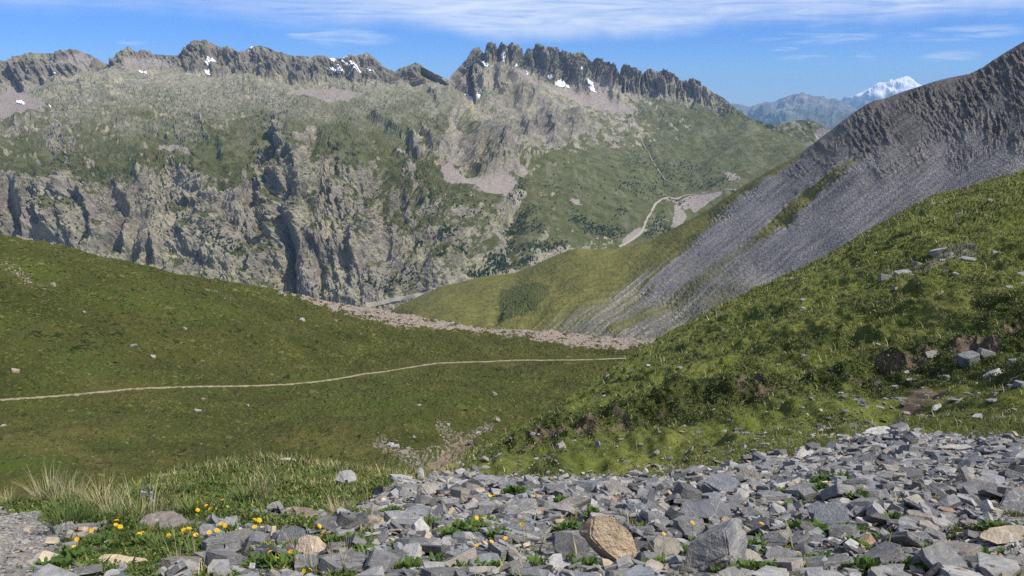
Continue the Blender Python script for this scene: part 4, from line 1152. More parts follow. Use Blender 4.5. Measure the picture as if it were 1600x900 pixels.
hull('rock', [(150, 874, .0), (160, 866, .05), (200, 866, .08), (236, 875, .02), (226, 884, -.02), (180, 884, -.05), (152, 880, -.04), (170, 880, .2), (225, 878, .2)], d,
     (.52, .42, .29), 'flat sandy slab lying in grey stones near the dry grass stalks', 9, .006, 'rock')
d = zd_at(255, 824)
hull('rock', [(205, 826, .0), (225, 806, .12), (248, 796, .2), (280, 800, .22), (300, 818, .1), (312, 828, .0), (270, 832, -.08), (225, 832, -.06), (250, 815, .6), (290, 815, .6)], d,
     (.25, .215, .19), 'broad brown slab with pale lichen behind a row of yellow flowers', 11, .010, 'rock')
d = zd_at(455, 816)
hull('rock', [(408, 816, .0), (425, 801, .2), (460, 790, .4), (490, 794, .4), (502, 806, .2), (480, 818, .0), (430, 820, -.05), (450, 800, .8)], d,
     (.27, .215, .16), 'smooth brown earthy slab at the edge of the turf', 13, .008, 'rock')
d = zd_at(1095, 812)
hull('rock', [(1060, 800, .0), (1066, 784, .05), (1082, 779, .10), (1120, 778, .12), (1140, 790, .08), (1146, 806, .02), (1120, 812, -.03), (1070, 808, -.02), (1100, 800, .35), (1130, 800, .35)], d,
     (.15, .155, .17), 'dark layered slate block just behind the big square grey boulder', 15, .006, 'rock')
d = zd_at(540, 756)
hull('rock', [(521, 752, .0), (526, 738, .1), (542, 733, .12), (553, 737, .1), (558, 752, .0), (540, 757, -.1), (535, 745, .5), (552, 745, .5)], d, (.34, .335, .33), 'pale grey cracked rock alone on the grassy edge', 17, .012, 'rock')
d = zd_at(671, 776)
hull('rock', [(654, 772, .0), (656, 757, .05), (672, 753, .1), (687, 756, .08), (688, 771, .0), (668, 775, -.06), (665, 760, .3), (684, 762, .3)], d, (.32, .305, .27), 'squarish grey stone with a flat lit top at the scree edge', 19, .009, 'rock')
d = zd_at(657, 751)
hull('rock', [(650, 748, .0), (652, 731, .05), (660, 729, .06), (664, 745, .0), (656, 752, -.05), (657, 735, .3), (663, 742, .3)], d, (.37, .365, .35), 'small upright pale rock on the edge above the gully', 21, .009, 'rock')
d = zd_at(448, 728)
hull('rock', [(430, 727, .0), (436, 717, .1), (450, 714, .15), (466, 718, .1), (462, 726, .0), (440, 729, -.1), (445, 720, .6)], d, (.40, .385, .36), 'low pale rock on the crest of the grassy knoll', 23, .012, 'rock')
d = zd_at(258, 748)
hull('rock', [(251, 747, .0), (253, 740, .05), (260, 740, .06), (264, 746, .0), (257, 750, -.05), (258, 742, .3)], d, (.38, .33, .28), 'small tan rock on the knoll behind the dry grass', 24, .009, 'rock')
d = zd_at(1165, 898)
hull('rock', [(1110, 910, .0), (1118, 893, .03), (1150, 884, .08), (1185, 893, .05), (1195, 908, .0), (1150, 914, -.04), (1150, 900, .3)], d - .1, (.26, .25, .24), 'weathered grey slab leaning at the foot of the square boulder', 27, .006, 'rock')
d = zd_at(1172, 880)
hull('rock', [(1154, 872, .0), (1163, 855, .05), (1176, 857, .06), (1196, 876, .02), (1180, 882, -.02), (1158, 882, -.02), (1175, 870, .2)], d, (.34, .31, .27), 'pale wedge rock touching the right side of the square boulder', 28, .006, 'rock')
d = zd_at(1590, 795)
hull('rock', [(1555, 800, .0), (1572, 768, .1), (1600, 755, .15), (1640, 765, .1), (1650, 800, .0), (1600, 812, -.08), (1600, 780, .5)], d, (.17, .17, .18), 'big dark slate block at the end of the scree', 29, .009, 'rock')
d = zd_at(1565, 845)
hull('rock', [(1525, 840, .0), (1540, 826, .06), (1580, 818, .12), (1620, 825, .1), (1615, 846, .0), (1560, 852, -.05), (1580, 830, .4)], d, (.36, .30, .225), 'wide tan slab overlapping the slates below the dark block', 33, .008, 'rock')
d = zd_at(1380, 680)
hull('rock', [(1345, 678, .0), (1355, 669, .15), (1380, 665, .3), (1400, 670, .2), (1396, 677, .0), (1370, 680, -.1), (1375, 672, .8)], d, (.42, .41, .39), 'wide pale flat slab at the top of the scree', 35, .012, 'rock')
d = zd_at(1252, 718)
hull('rock', [(1240, 715, .0), (1246, 703, .06), (1256, 697, .08), (1262, 706, .05), (1260, 715, .0), (1250, 718, -.04), (1255, 705, .3)], d, (.40, .39, .37), 'upright pale wedge stone on turf above the scree', 36, .009, 'rock')
d = zd_at(1463, 642)
hull('rock', [(1454, 641, .0), (1458, 634, .05), (1470, 629, .1), (1472, 635, .05), (1462, 642, -.05), (1466, 634, .3)], d, (.36, .36, .36), 'tilted grey slab alone in short turf above the scree', 37, .01, 'rock')
d = zd_at(1512, 702)
hull('rock', [(1462, 700, .0), (1475, 694, .1), (1515, 693, .2), (1528, 698, .1), (1500, 703, -.1), (1500, 697, .5)], d, (.40, .375, .34), 'long thin pale slab lying along the scree top', 38, .01, 'rock')

# rocks that stick out of the meadow, the hollow and the steep slope
FIELD = [(bowl, 25, 585, 15, 7, (.45, .36, .27), 'tan boulder in the meadow above the left end of the trail'), (bowl, 240, 555, 10, 7, (.50, .43, .36), 'pale tan boulder in the meadow, uphill of the trail'), (bowl, 209, 539, 13, 6, (.34, .33, .31), 'grey flat stone beside the dark heath patches in the meadow'),
         (bowl, 131, 490, 7, 4, (.45, .42, .37), 'small pale stone high on the meadow slope'), (bowl, 81, 450, 9, 6, (.48, .42, .33), 'tan stone just below the stony streak on the meadow'), (bowl, 289, 511, 9, 4, (.45, .42, .37), 'pale flat stone in the middle of the upper meadow'),
         (bowl, 472, 503, 11, 6, (.45, .42, .38), 'pale boulder below the pinkish eroded rim'), (bowl, 523, 505, 6, 4, (.45, .42, .38), 'little pale stone right of the boulder below the eroded rim'), (bowl, 310, 640, 13, 5, (.42, .39, .35), 'low pale rock in turf just below the trail'),
         (bowl, 318, 623, 9, 4, (.40, .38, .34), 'small grey rock between the trail and the low pale rock'), (bowl, 387, 631, 6, 4, (.46, .43, .38), 'lone small pale stone below the middle of the trail'), (bowl, 5, 667, 9, 5, (.48, .42, .35), 'pale stone below the left end of the trail'),
         (bowl, 772, 621, 10, 7, (.42, .37, .31), 'tan boulder in the hollow below the right half of the trail'), (bowl, 655, 637, 7, 4, (.5, .48, .45), 'white stone on the hump above the stream bed'), (bowl, 611, 696, 11, 8, (.58, .57, .56), 'white block at the left of the dry stream bed'),
         (bowl, 620, 697, 9, 7, (.56, .55, .54), 'white block touching its slightly larger neighbour in the stream bed'), (bowl, 638, 702, 7, 6, (.40, .38, .36), 'brown grey block in the rubble of the stream bed'), (bowl, 748, 674, 9, 5, (.58, .57, .55), 'white rock at the upper end of the stream bed'),
         (bowl, 647, 684, 5, 4, (.5, .49, .47), 'small pale rock just above the stream rubble'), (bowl, 736, 689, 12, 6, (.14, .13, .13), 'dark rock where the muddy stream bed ends'), (bowl, 700, 668, 6, 4, (.56, .55, .53), 'whitish stone at the top of the rubble tongue'),
         (near, 1464, 401, 34, 12, (.46, .45, .43), 'pale broad slab topping the outcrop on the steep slope'), (near, 1559, 407, 24, 10, (.45, .44, .42), 'tilted pale slab beyond the outcrop on the steep slope'), (near, 1514, 418, 22, 12, (.36, .36, .36), 'grey block in the turf below the tilted pale slab'),
         (near, 1495, 433, 12, 6, (.50, .49, .47), 'white flat stone below the outcrop'), (near, 1408, 428, 26, 14, (.37, .37, .37), 'grey stone at the middle of the steep slope outcrop'), (near, 1381, 440, 22, 12, (.35, .35, .36), 'grey stone at the lower end of the outcrop'), (near, 1432, 412, 18, 9, (.42, .41, .40), 'pale grey stone between the broad slab and the outcrop middle'),
         (near, 1514, 570, 30, 20, (.29, .29, .30), 'largest grey rock under the dark heath bank'), (near, 1541, 562, 24, 16, (.40, .39, .38), 'light grey rock right of the largest rock under the bank'), (near, 1560, 553, 18, 12, (.36, .35, .34), 'tilted rock in the shade at the end of the bank'), (near, 1497, 570, 12, 10, (.38, .37, .36), 'small grey rock left of the largest rock under the bank'),
         (near, 1584, 573, 14, 14, (.46, .45, .43), 'white rock on turf right of the bank'), (near, 1601, 574, 16, 10, (.34, .34, .34), 'grey rock next to the white rock by the bank'), (near, 1475, 583, 18, 10, (.33, .33, .33), 'grey rock below the earth patch on the bank'), (near, 1456, 586, 10, 7, (.42, .41, .39), 'pale little rock beside the earth patch on the bank'),
         (near, 1595, 616, 26, 14, (.33, .33, .34), 'grey slanted rock on the turf below the bank'), (near, 1256, 488, 14, 5, (.48, .46, .43), 'pale flat stone in the grass halfway up the steep slope'), (near, 1156, 585, 9, 5, (.50, .49, .46), 'white stone in grass above the left heath bank'), (near, 1200, 581, 9, 5, (.47, .46, .44), 'pale stone in grass above the middle of the heath bank'),
         (near, 1370, 534, 9, 4, (.46, .45, .44), 'thin pale stone in turf above the earth scar'), (near, 1255, 555, 12, 6, (.42, .40, .38), 'grey tan stone among grass near the yellow flecks'), (near, 1597, 463, 14, 9, (.48, .46, .43), 'pale stone in grass at the far right of the steep slope'), (near, 1583, 476, 10, 5, (.48, .46, .42), 'small flat pale stone below the one at the far right'),
         (near, 1130, 664, 10, 6, (.44, .43, .41), 'pale stone on turf below the left heath bank'), (near, 905, 727, 15, 8, (.36, .36, .36), 'grey stone in turf above the scree, left of the wedge stone'), (near, 1432, 683, 20, 10, (.36, .36, .36), 'rounded grey stone right of the wide pale slab'), (near, 1560, 655, 16, 6, (.42, .41, .39), 'flat light stone in the turf under the slanted rock')]
frs = random.Random(5)
for sheet, x, y, wpx, hpx, col, label in FIELD:
    p = sheet.at(x, y)[0]
    zd = project(p)[2]
    sx = wpx / FPX * zd / 2; sz = hpx / FPX * zd / 2
    me = frs.choice(ROUND)
    o = bpy.data.objects.new('rock', me)
    COL.objects.link(o)
    zmax = max(v.co.z for v in me.vertices)
    ym = max(v.co.y for v in me.vertices)
    o.scale = (sx, sx * frs.uniform(.7, .95), max(sz, sx * .3) * 1.05 / zmax)
    o.location = p + np.array([0, 0, sz * .35])
    o.rotation_euler = (frs.uniform(-.3, .3), frs.uniform(-.3, .3), frs.uniform(-.8, .8) + frs.choice([0, math.pi]))
    o.color = (*[v_ * .68 for v_ in col], 1)
    tag(o, label, 'rock', 'rocks sticking out of the grass')

# loose slates: keep clear of boulders, sort by size in the picture
sx_, sy_, sz_ = project(Ps)
keep = np.ones(NS, bool)
for bx, by, brx, bry in BOULDERS:
    keep &= ~((np.abs(sx_ - bx) < brx * .8 + .45 * size * FPX / sz_) & (sy_ < by + bry * 1.02 + .75 * size * FPX / sz_) & (sy_ > by - bry * .2))
for (fx_, fy_, fr_) in [(q[0], q[1] + 2, q[2] * .42) for q in LEAFP] + [(q[0], q[1] + 13, 7) for q in FLOWERS if q[1] > 800]:
    keep &= ~((np.hypot(sx_ - fx_, (sy_ - fy_) * 1.7) < fr_) & (np.arange(NS) < ns))
seen_px = size * FPX / sz_ * np.where((sx_ > 5) & (sx_ < 1595) & (sy_ < 893), 1, 0) * keep
order = np.argsort(-seen_px)
MOST = 300 - 0
solo = order[:MOST]
bulk = np.array([i for i in range(NS) if keep[i] and i not in set(solo.tolist())])


def place(i):
    R = rot_from(Nn[i], spin[i], tilt[i], tdir[i])
    me, fl = KINDS[kind[i]]
    lift = size[i] * (fl * .55 + .30 * math.sin(min(tilt[i], 1.2))) + rng.random() * .014
    return R, Vector(Ps[i]) + Vector(Nn[i]) * lift


LM = [(1118, 850, 'the big square boulder'), (950, 842, 'the tawny boulder'), (484, 852, 'the cream rock'), (193, 876, 'the sandy slab'), (258, 815, 'the broad brown slab'), (455, 806, 'the earthy brown slab'), (1102, 795, 'the dark layered block'),
      (671, 764, 'the squarish stone'), (1600, 785, 'the dark end block'), (1570, 835, 'the wide tan slab'), (1373, 672, 'the pale top slab'), (1251, 708, 'the wedge stone'), (657, 740, 'the small upright rock'), (817, 822, 'the paired mid-scree flowers'),
      (1333, 824, 'the round leafy clump'), (736, 823, 'the wide leafy clump'), (1462, 867, 'the tilted orange flower')]
LMN = np.array([[a, b] for a, b, _ in LM], float)
DIRS = ['right of', 'lower right of', 'below', 'lower left of', 'left of', 'upper left of', 'above', 'upper right of']
ORD = ['nearest', 'second', 'third', 'fourth', 'fifth', 'sixth', 'seventh', 'eighth', 'ninth', 'tenth', 'eleventh', 'twelfth', 'thirteenth', 'fourteenth', 'fifteenth', 'sixteenth', 'seventeenth', 'eighteenth', 'nineteenth', 'twentieth', 'twenty-first', 'twenty-second', 'twenty-third', 'twenty-fourth', 'twenty-fifth', 'twenty-sixth', 'twenty-seventh', 'twenty-eighth', 'twenty-ninth', 'thirtieth']


def whereabouts(xy):
    """for each pixel position: the words that place it against the nearest landmark, no two alike"""
    out = [None] * len(xy)
    bins = {}
    for k, (x, y) in enumerate(xy):
        d2 = np.hypot(LMN[:, 0] - x, (LMN[:, 1] - y) * 1.3)
        j = int(d2.argmin())
        a = math.degrees(math.atan2(y - LMN[j, 1], x - LMN[j, 0])) % 360
        bins.setdefault((j, int(((a + 22.5) % 360) // 45)), []).append((d2[j], k))
    for (j, s), v in bins.items():
        for r, (_, k) in enumerate(sorted(v)):
            out[k] = (ORD[min(r, 29)], DIRS[s], LM[j][2], (j, s))
    return out


wh = whereabouts([(sx_[i], sy_[i]) for i in solo])
for i, wv in zip(solo, wh):
    me, fl = KINDS[kind[i]]
    o = bpy.data.objects.new('slate', me)
    COL.objects.link(o)
    R, p = place(i)
    o.matrix_world = Matrix.Translation(p) @ R.to_4x4() @ Matrix.Scale(float(size[i]), 4)
    j = rng.uniform(.82, 1.2)
    o.color = (*[c_ * j for c_ in TONES[tone[i]][0]], 1)
    shape = 'thin' if fl < .25 else 'flat' if fl < .4 else 'chunky'
    stand = ' tipped up' if tilt[i] > .5 else ''
    tag(o, f'{shape} {TONES[tone[i]][1]} slate{stand}, {wv[0]} {wv[1]} {wv[2]}', 'stone', 'loose slates of the scree')

Vb, Fb, Tb, off = [], [], [], 0
for i in bulk:
    R, p = place(i)
    v, f = KV[kind[i]]
    q = v @ (np.array(R).T * size[i]).astype(np.float32) + np.array(p, np.float32)
    Vb.append(q); Fb.append(f + off); off += len(v)
    Tb.append(np.repeat([[*(c_ * rng.uniform(.8, 1.2) for c_ in [1]), ]], len(v), 0) * np.array(TONES[tone[i]][0]))
# pale rubble of the stream bed, the stony streaks and the eroded rim of the bowl
Pb, r6, c6 = cell_sample(bowl, np.clip(bowl.BED * 1.0 + .22 * bowl.RIM, 0, 1) ** 2 * sstep(-40, 0, bowl.PX) * sstep(-.5, .3, fbm(bowl.PX / 6, bowl.PY / 4, oct=2, seed=83)), 1300, rng)
nbw = bowl.normals()
for i in range(len(Pb)):
    v, f = KV[int(rng.integers(len(KV)))]
    s = float(np.exp(rng.normal(math.log(.085), .6))) * (1 if bowl.BED[r6[i], c6[i]] > .3 else 1.35)
    R = rot_from(nbw[r6[i], c6[i]], rng.random() * 6.28, abs(rng.normal(0, .4)), rng.random() * 6.28)
    Vb.append(v @ (np.array(R).T * s).astype(np.float32) + (Pb[i] + nbw[r6[i], c6[i]] * s * .1).astype(np.float32)); Fb.append(f + off); off += len(v)
    Tb.append(np.repeat([np.array((.22, .195, .168) if bowl.BED[r6[i], c6[i]] > .3 else (.33, .275, .24)) * rng.uniform(.4, 1.25)], len(v), 0))
RUB = mesh_raw('rubble', np.concatenate(Vb), np.concatenate(Fb), STONE_BULK)
T = np.concatenate(Tb)
at = RUB.data.color_attributes.new('tint', 'FLOAT_COLOR', 'POINT')
at.data.foreach_set('color', np.concatenate([T, np.ones((len(T), 1))], 1).astype(np.float32).ravel())
tag(RUB, 'small grey slate chips between the larger slates, and pale rubble across the bowl', kind='stuff')
# fine chips over the worn patch of gravel at the lower left
Pc, r4, c4 = cell_sample(near, (near.grav * (PYn > 760)) * inview, 3500, rng)
Pc2, r5, c5 = cell_sample(near, near.scree * inview, 3500, rng)
Pc = np.concatenate([Pc, Pc2]); r4 = np.concatenate([r4, r5]); c4 = np.concatenate([c4, c5])
Vb, Fb, Tb, off = [], [], [], 0
for i in range(len(Pc)):
    k = int(rng.integers(len(KV)))
    v, f = KV[k]
    s = float(np.exp(rng.normal(math.log(.0085), .5)))
    R = rot_from(NNs[r4[i], c4[i]], rng.random() * 6.28, abs(rng.normal(0, .3)), rng.random() * 6.28)
    Vb.append(v @ (np.array(R).T * s).astype(np.float32) + (Pc[i] + NNs[r4[i], c4[i]] * s * .2).astype(np.float32)); Fb.append(f + off); off += len(v)
    t = TONES[int(rng.choice(7, p=[.25, .08, .3, .05, .2, .1, .02]))][0]
    Tb.append(np.repeat([t], len(v), 0))
GR = mesh_raw('gravel', np.concatenate(Vb), np.concatenate(Fb), STONE_BULK)
T = np.concatenate(Tb)
at = GR.data.color_attributes.new('tint', 'FLOAT_COLOR', 'POINT')
at.data.foreach_set('color', np.concatenate([T, np.ones((len(T), 1))], 1).astype(np.float32).ravel())
tag(GR, 'fine grey and tan gravel of the worn patch', kind='stuff')
# ------------------------------------------------------------------ plants
def leaf_mat(name, stops, src='attr', trans=.25):
    m = Mat(name, .7, .2)
    if src == 'attr':
        at = m.nt.nodes.new('ShaderNodeAttribute'); at.attribute_name = 'tint'
        c = m.mix(1.0, m.ramp(m.noise(7, 3), [(.3, (.8, .8, .8)), (.7, (1.2, 1.2, 1.15))]), at.outputs['Color'], 'MULTIPLY')
    else:
        c = m.ramp(m.noise(9, 3), stops)
        c = m.mix(1.0, c, m.ramp(m.objrand(), [(0, (.8, .85, .8)), (1, (1.25, 1.15, 1.1))]), 'MULTIPLY')
    mm = m.color(c)
    tr = m.nt.nodes.new('ShaderNodeBsdfTranslucent')
    m.put(tr.inputs['Color'], c)
    mx = m.nt.nodes.new('ShaderNodeMixShader')
    mx.inputs[0].default_value = trans
    m.nt.links.new(m.b.outputs[0], mx.inputs[1]); m.nt.links.new(tr.outputs[0], mx.inputs[2])
    m.nt.links.new(mx.outputs[0], m.nt.nodes['Material Output'].inputs['Surface'])
    return mm


TURF_MAT = leaf_mat('grass_blades', None)
LEAF_MAT = leaf_mat('green_leaves', [(.35, (.055, .105, .022)), (.65, (.12, .19, .045))], 'ramp')
STRAW_MAT = leaf_mat('dry_grass', [(.35, (.34, .285, .16)), (.65, (.52, .46, .30))], 'ramp')
TUFT_MAT = leaf_mat('green_grass', [(.35, (.075, .115, .03)), (.65, (.15, .19, .065))], 'ramp')
PETAL_MAT = leaf_mat('yellow_petals', [(.35, (.80, .49, .018)), (.65, (.86, .58, .035))], 'ramp', .2)
DISC_MAT = leaf_mat('flower_disc', [(.35, (.62, .27, .01)), (.65, (.72, .36, .015))], 'ramp', .1)
BLUE_MAT = leaf_mat('blue_petals', [(.35, (.16, .22, .48)), (.65, (.26, .33, .60))], 'ramp', .2)


def paint(o, T):
    at = o.data.color_attributes.new('tint', 'FLOAT_COLOR', 'POINT')
    at.data.foreach_set('color', np.concatenate([T, np.ones((len(T), 1))], 1).astype(np.float32).ravel())


def blades(P0, Nv, h, w, lean, tint, name, label, rng, tip=.55):
    """bent two-piece grass blades standing at P0: five corners and two faces each"""
    n = len(P0)
    a = rng.random(n) * 6.283
    side = np.stack([np.cos(a), np.sin(a), 0 * a], -1)
    bend = np.stack([-np.sin(a), np.cos(a), 0 * a], -1) * (lean * rng.uniform(.4, 1.3, n))[:, None]
    up = np.array([0, 0, 1.0]) * .7 + Nv * .3
    m1 = P0 + (up * .55 + bend * .25) * h[:, None]
    m2 = P0 + (up * .95 + bend * .9) * h[:, None]
    ww = (side * w[:, None] / 2)
    V = np.stack([P0 - ww, P0 + ww, m1 + ww * .8, m1 - ww * .8, m2], 1).reshape(-1, 3)
    k = np.arange(n)[:, None] * 5
    F = np.concatenate([k + [[0, 1, 2]], k + [[0, 2, 3]], k + [[3, 2, 4]]], 0)
    o = mesh_raw(name, V, F, TURF_MAT)
    paint(o, np.repeat(tint, 5, 0))
    tag(o, label, kind='stuff')
    return o


rng = np.random.default_rng(123)
prj = near.ZD / FPX                                     # metres per photo pixel
P_ = near.P
A_cell = np.zeros(near.PX.shape)
A_cell[:-1, :-1] = np.linalg.norm(np.cross(P_[:-1, 1:] - P_[:-1, :-1], P_[1:, :-1] - P_[:-1, :-1]), axis=-1)
px_area = np.zeros(near.PX.shape)
px_area[:-1, :-1] = np.abs(np.diff(near.PX, axis=1)[:-1]) * np.abs(np.diff(near.PY, axis=0)[:, :-1])
eq = px_area / (A_cell + 1e-9)                          # weight that makes samples even over the picture
vis = sstep(-140, -60, near.PX) * sstep(1740, 1660, near.PX) * (near.seg[:, None] > .85)
green = np.clip(1 - near.scree * 1.05, 0, 1) * (1 - .75 * np.clip(near.dirt, 0, 1)) * (1 - .9 * near.grav)


def turf(n, weight, hpx, hmin, hmax, lean, cols, name, label, wfac=.2, seed=0):
    Pt, r, c = cell_sample(near, weight, n, rng)
    mpp = prj[r, c]
    h = np.clip(mpp * hpx, hmin, hmax) * np.exp(rng.normal(0, .35, n))
    wd = np.maximum(h * wfac, mpp * 1.1)
    base = np.array(cols)[rng.integers(0, len(cols), n)]
    big = fbm(Pt[:, 0] / 2.2, Pt[:, 1] / 3.5, oct=3, seed=50 + seed)[:, None]
    sml = fbm(Pt[:, 0] / .35, Pt[:, 1] / .6, oct=2, seed=54 + seed)[:, None]
    t = base * (1 + .42 * big + .35 * sml) * np.exp(rng.normal(0, .28, (n, 1)))
    t = t * (1 + np.clip(big, 0, 1) * np.array([[.25, .10, .05]]))
    return blades(Pt - NNs[r, c] * .01, NNs[r, c], h, wd, lean, np.clip(t, .004, .6), name, label, rng)


GREENS = [(.080, .104, .022), (.098, .122, .028), (.125, .134, .036), (.066, .092, .020), (.15, .138, .050), (.088, .128, .025), (.20, .175, .085)]
right = sstep(690, 740, near.PX + (near.PY - 735) * .4)
turf(190000, green * eq * vis * right * (1 - .6 * near.heath), 2.4, .03, .15, 1.0, GREENS, 'grass', 'short mountain grass covering the steep near slope', .24, 1)
LG = [(.062, .10, .020), (.080, .118, .026), (.105, .125, .034), (.048, .082, .018), (.135, .135, .05)]
turf(66000, green * eq * vis * (1 - right), 5.5, .025, .10, .9, LG, 'grass', 'bright leafy turf on the knoll beside the stones', .3, 2)
turf(9000, green * vis * (1 - right) * sstep(160, 300, near.PX), 9.0, .05, .17, .6, [(.36, .30, .17), (.28, .25, .12), (.12, .14, .04)], 'grass', 'thin straw stalks standing in the knoll turf', .05, 3)
turf(5000, green * eq * vis * right, 7.5, .08, .42, .7, [(.30, .26, .12), (.22, .20, .08), (.36, .32, .19)], 'grass', 'scattered dry stalks on the steep near slope', .06, 4)


def leaves(n, weight, spread, lpx, lmin, lmax, cols, name, label, seed=0):
    """small leaf faces heaped over low cushions"""
    Pt, r, c = cell_sample(near, weight, n, rng)
    mpp = prj[r, c]
    L = np.clip(mpp * lpx, lmin, lmax) * np.exp(rng.normal(0, .3, n))
    hgt = np.clip(ridged(Pt[:, 0] / .8, Pt[:, 1] / 1.1, oct=2, seed=60 + seed) - .5, 0, 1.2) * spread
    Pt = Pt + NNs[r, c] * (hgt * rng.random(n) ** .5)[:, None]
    d1 = rng.normal(size=(n, 3)); d1 /= np.linalg.norm(d1, axis=1)[:, None]
    d2 = np.cross(d1, rng.normal(size=(n, 3))); d2 /= np.linalg.norm(d2, axis=1)[:, None]
    V = np.stack([Pt - d1 * L[:, None] * .5, Pt + d2 * L[:, None] * .32, Pt + d1 * L[:, None] * .5, Pt - d2 * L[:, None] * .32], 1).reshape(-1, 3)
    F = np.arange(n * 4).reshape(-1, 4)
    o = mesh_raw(name, V, F, TURF_MAT)
    base = np.array(cols)[rng.integers(0, len(cols), n)]
    t = base * np.exp(rng.normal(0, .35, (n, 1))) * (1 + .35 * fbm(Pt[:, 0] / 1.6, Pt[:, 1] / 2.4, oct=2, seed=70 + seed)[:, None])
    paint(o, np.repeat(np.clip(t, .004, .5), 4, 0))
    tag(o, label, kind='stuff')


leaves(90000, np.clip(near.heath - .12, 0, 1) ** 1.5 * eq * vis * (1 - .8 * near.dirt), .16, 2.8, .022, .15, [(.054, .082, .018), (.074, .102, .024), (.105, .125, .034), (.036, .058, .015), (.14, .122, .055)], 'undergrowth', 'dark low heath cushions along the broken bank', 1)
leaves(45000, green * eq * vis * (1 - right), .05, 5.0, .014, .05, LG[:4] + [(.14, .17, .05)], 'ground_cover', 'small round leaves creeping through the knoll turf', 2)
# yellow specks in the far turf
Py, r, c = cell_sample(near, green * eq * vis * ((near.PX > 1050) * .8 * sstep(.0, .5, fbm(near.PX / 60, near.PY / 40, oct=2, seed=80)) + 3.0 * ((near.PX < 480) & (near.PX > 270) & (near.PY < 750))), 420, rng)
L = np.maximum(prj[r, c] * 1.5, .012) * rng.uniform(.6, 1.3, len(Py))
up = Py + NNs[r, c] * (.05 + L * 1.6)[:, None]
V = np.stack([up + np.array([dx, dy, dz]) * L[:, None] for dx, dy, dz in ((-1, -.3, -.4), (0, -.5, .5), (1, .3, .3), (0, .5, -.2))], 1).reshape(-1, 3)
ys = mesh_raw('ground_cover', V, np.arange(len(V)).reshape(-1, 4), PETAL_MAT)
tag(ys, 'tiny yellow blossoms sprinkled through the far turf', kind='stuff')

# tufts over the meadow of the bowl: gives it the nap that the sun picks out
Pm, r, c = cell_sample(bowl, (bowl.seg[:, None] > .8) * sstep(-60, -10, bowl.PX) * sstep(1120, 1080, bowl.PX) * (1 / (bowl.ZD / 150) ** 1.2) * sstep(2, 6, dseg(TRAIL, bowl.PX, bowl.PY)) * (1 - .85 * np.clip(rim + bed, 0, 1)), 70000, rng)
nB = bowl.normals()[r, c]
n = len(Pm)
zdm = bowl.ZD[r, c]
h = np.clip(zdm / FPX * 1.0, .05, .22) * np.exp(rng.normal(0, .45, n))
wd = h * rng.uniform(1.6, 3.2, n)
a = rng.random(n) * 6.283
V = np.stack([Pm + np.stack([np.cos(a + k * 2.094) * wd, np.sin(a + k * 2.094) * wd, -.3 * h], -1) for k in range(3)] + [Pm + np.stack([.3 * h * np.cos(a), .3 * h * np.sin(a), h], -1)], 1).reshape(-1, 3)
k = np.arange(n)[:, None] * 4
F = np.concatenate([k + [[0, 1, 3]], k + [[1, 2, 3]], k + [[2, 0, 3]]], 0)
mt = mesh_raw('meadow_grass', V, F, TURF_MAT)
cols = np.array([(.062, .074, .016), (.072, .079, .019), (.083, .082, .024), (.055, .068, .014), (.095, .090, .029)])
t = cols[rng.integers(0, 5, n)] * np.exp(rng.normal(0, .2, (n, 1))) * (1 + .4 * fbm(Pm[:, 0] / 14, Pm[:, 1] / 20, oct=3, seed=90)[:, None])
paint(mt, np.repeat(np.clip(t, .003, .4), 4, 0))
tag(mt, 'short grazed grass tufts all over the green bowl', kind='stuff')


# ---- single plants among the stones: each a thing with its parts
def tuft_mesh(name, n, h, w, spread, lean, mat, rs, curve=1.0):
    V, F = [], []
    for i in range(n):
        a = rs.uniform(0, 6.283); r0 = spread * rs.random() ** .5 * .35
        b = Vector((math.cos(a) * r0, math.sin(a) * r0, -.01))
        o_ = a + rs.uniform(-.7, .7)
        dirv = Vector((math.cos(o_), math.sin(o_), 0)); side = Vector((-dirv.y, dirv.x, 0))
        hh = h * rs.uniform(.45, 1.1); l = lean * rs.uniform(.2, 1.2)
        k = len(V)
        for t, ww in ((0, 1), (.35, .9), (.7, .6), (1.0, .08)):
            p = b + Vector((0, 0, hh * (t - .18 * curve * l * t * t))) + dirv * (hh * l * t * t)
            V += [p - side * w * ww / 2, p + side * w * ww / 2]
        F += [(k + j * 2, k + j * 2 + 1, k + j * 2 + 3, k + j * 2 + 2) for j in range(3)]
    me = bpy.data.meshes.new(name)
    me.from_pydata([tuple(v) for v in V], [], F)
    me.materials.append(mat)
    return me


def leafy_mesh(name, n, L, w, rs, mat, up=.55):
    """a rosette of broad leaves, each folded along its middle"""
    V, F = [], []
    for i in range(n):
        a = i * 2.399 + rs.uniform(-.4, .4)
        el_ = rs.uniform(.15, up * 2.2)
        d_ = Vector((math.cos(a) * math.cos(el_), math.sin(a) * math.cos(el_), math.sin(el_)))
        side = Vector((-math.sin(a), math.cos(a), 0)); nrm = d_.cross(side) * -1
        LL = L * rs.uniform(.55, 1.15); ww = w * rs.uniform(.7, 1.2)
        b = Vector((math.cos(a), math.sin(a), 0)) * L * .35 * rs.random() + Vector((0, 0, -.005))
        k = len(V)
        for t, q in ((0, .2), (.3, .8), (.62, 1.0), (.88, .6), (1.0, .05)):
            c0 = b + d_ * LL * t - Vector((0, 0, 1)) * LL * .22 * t * t
            V += [c0 - side * ww * q / 2 + nrm * ww * q * .16, c0, c0 + side * ww * q / 2 + nrm * ww * q * .16]
        for j in range(4):
            q0 = k + j * 3
            F += [(q0, q0 + 1, q0 + 4, q0 + 3), (q0 + 1, q0 + 2, q0 + 5, q0 + 4)]
    me = bpy.data.meshes.new(name)
    me.from_pydata([tuple(v) for v in V], [], F)
    me.materials.append(mat)
    return me


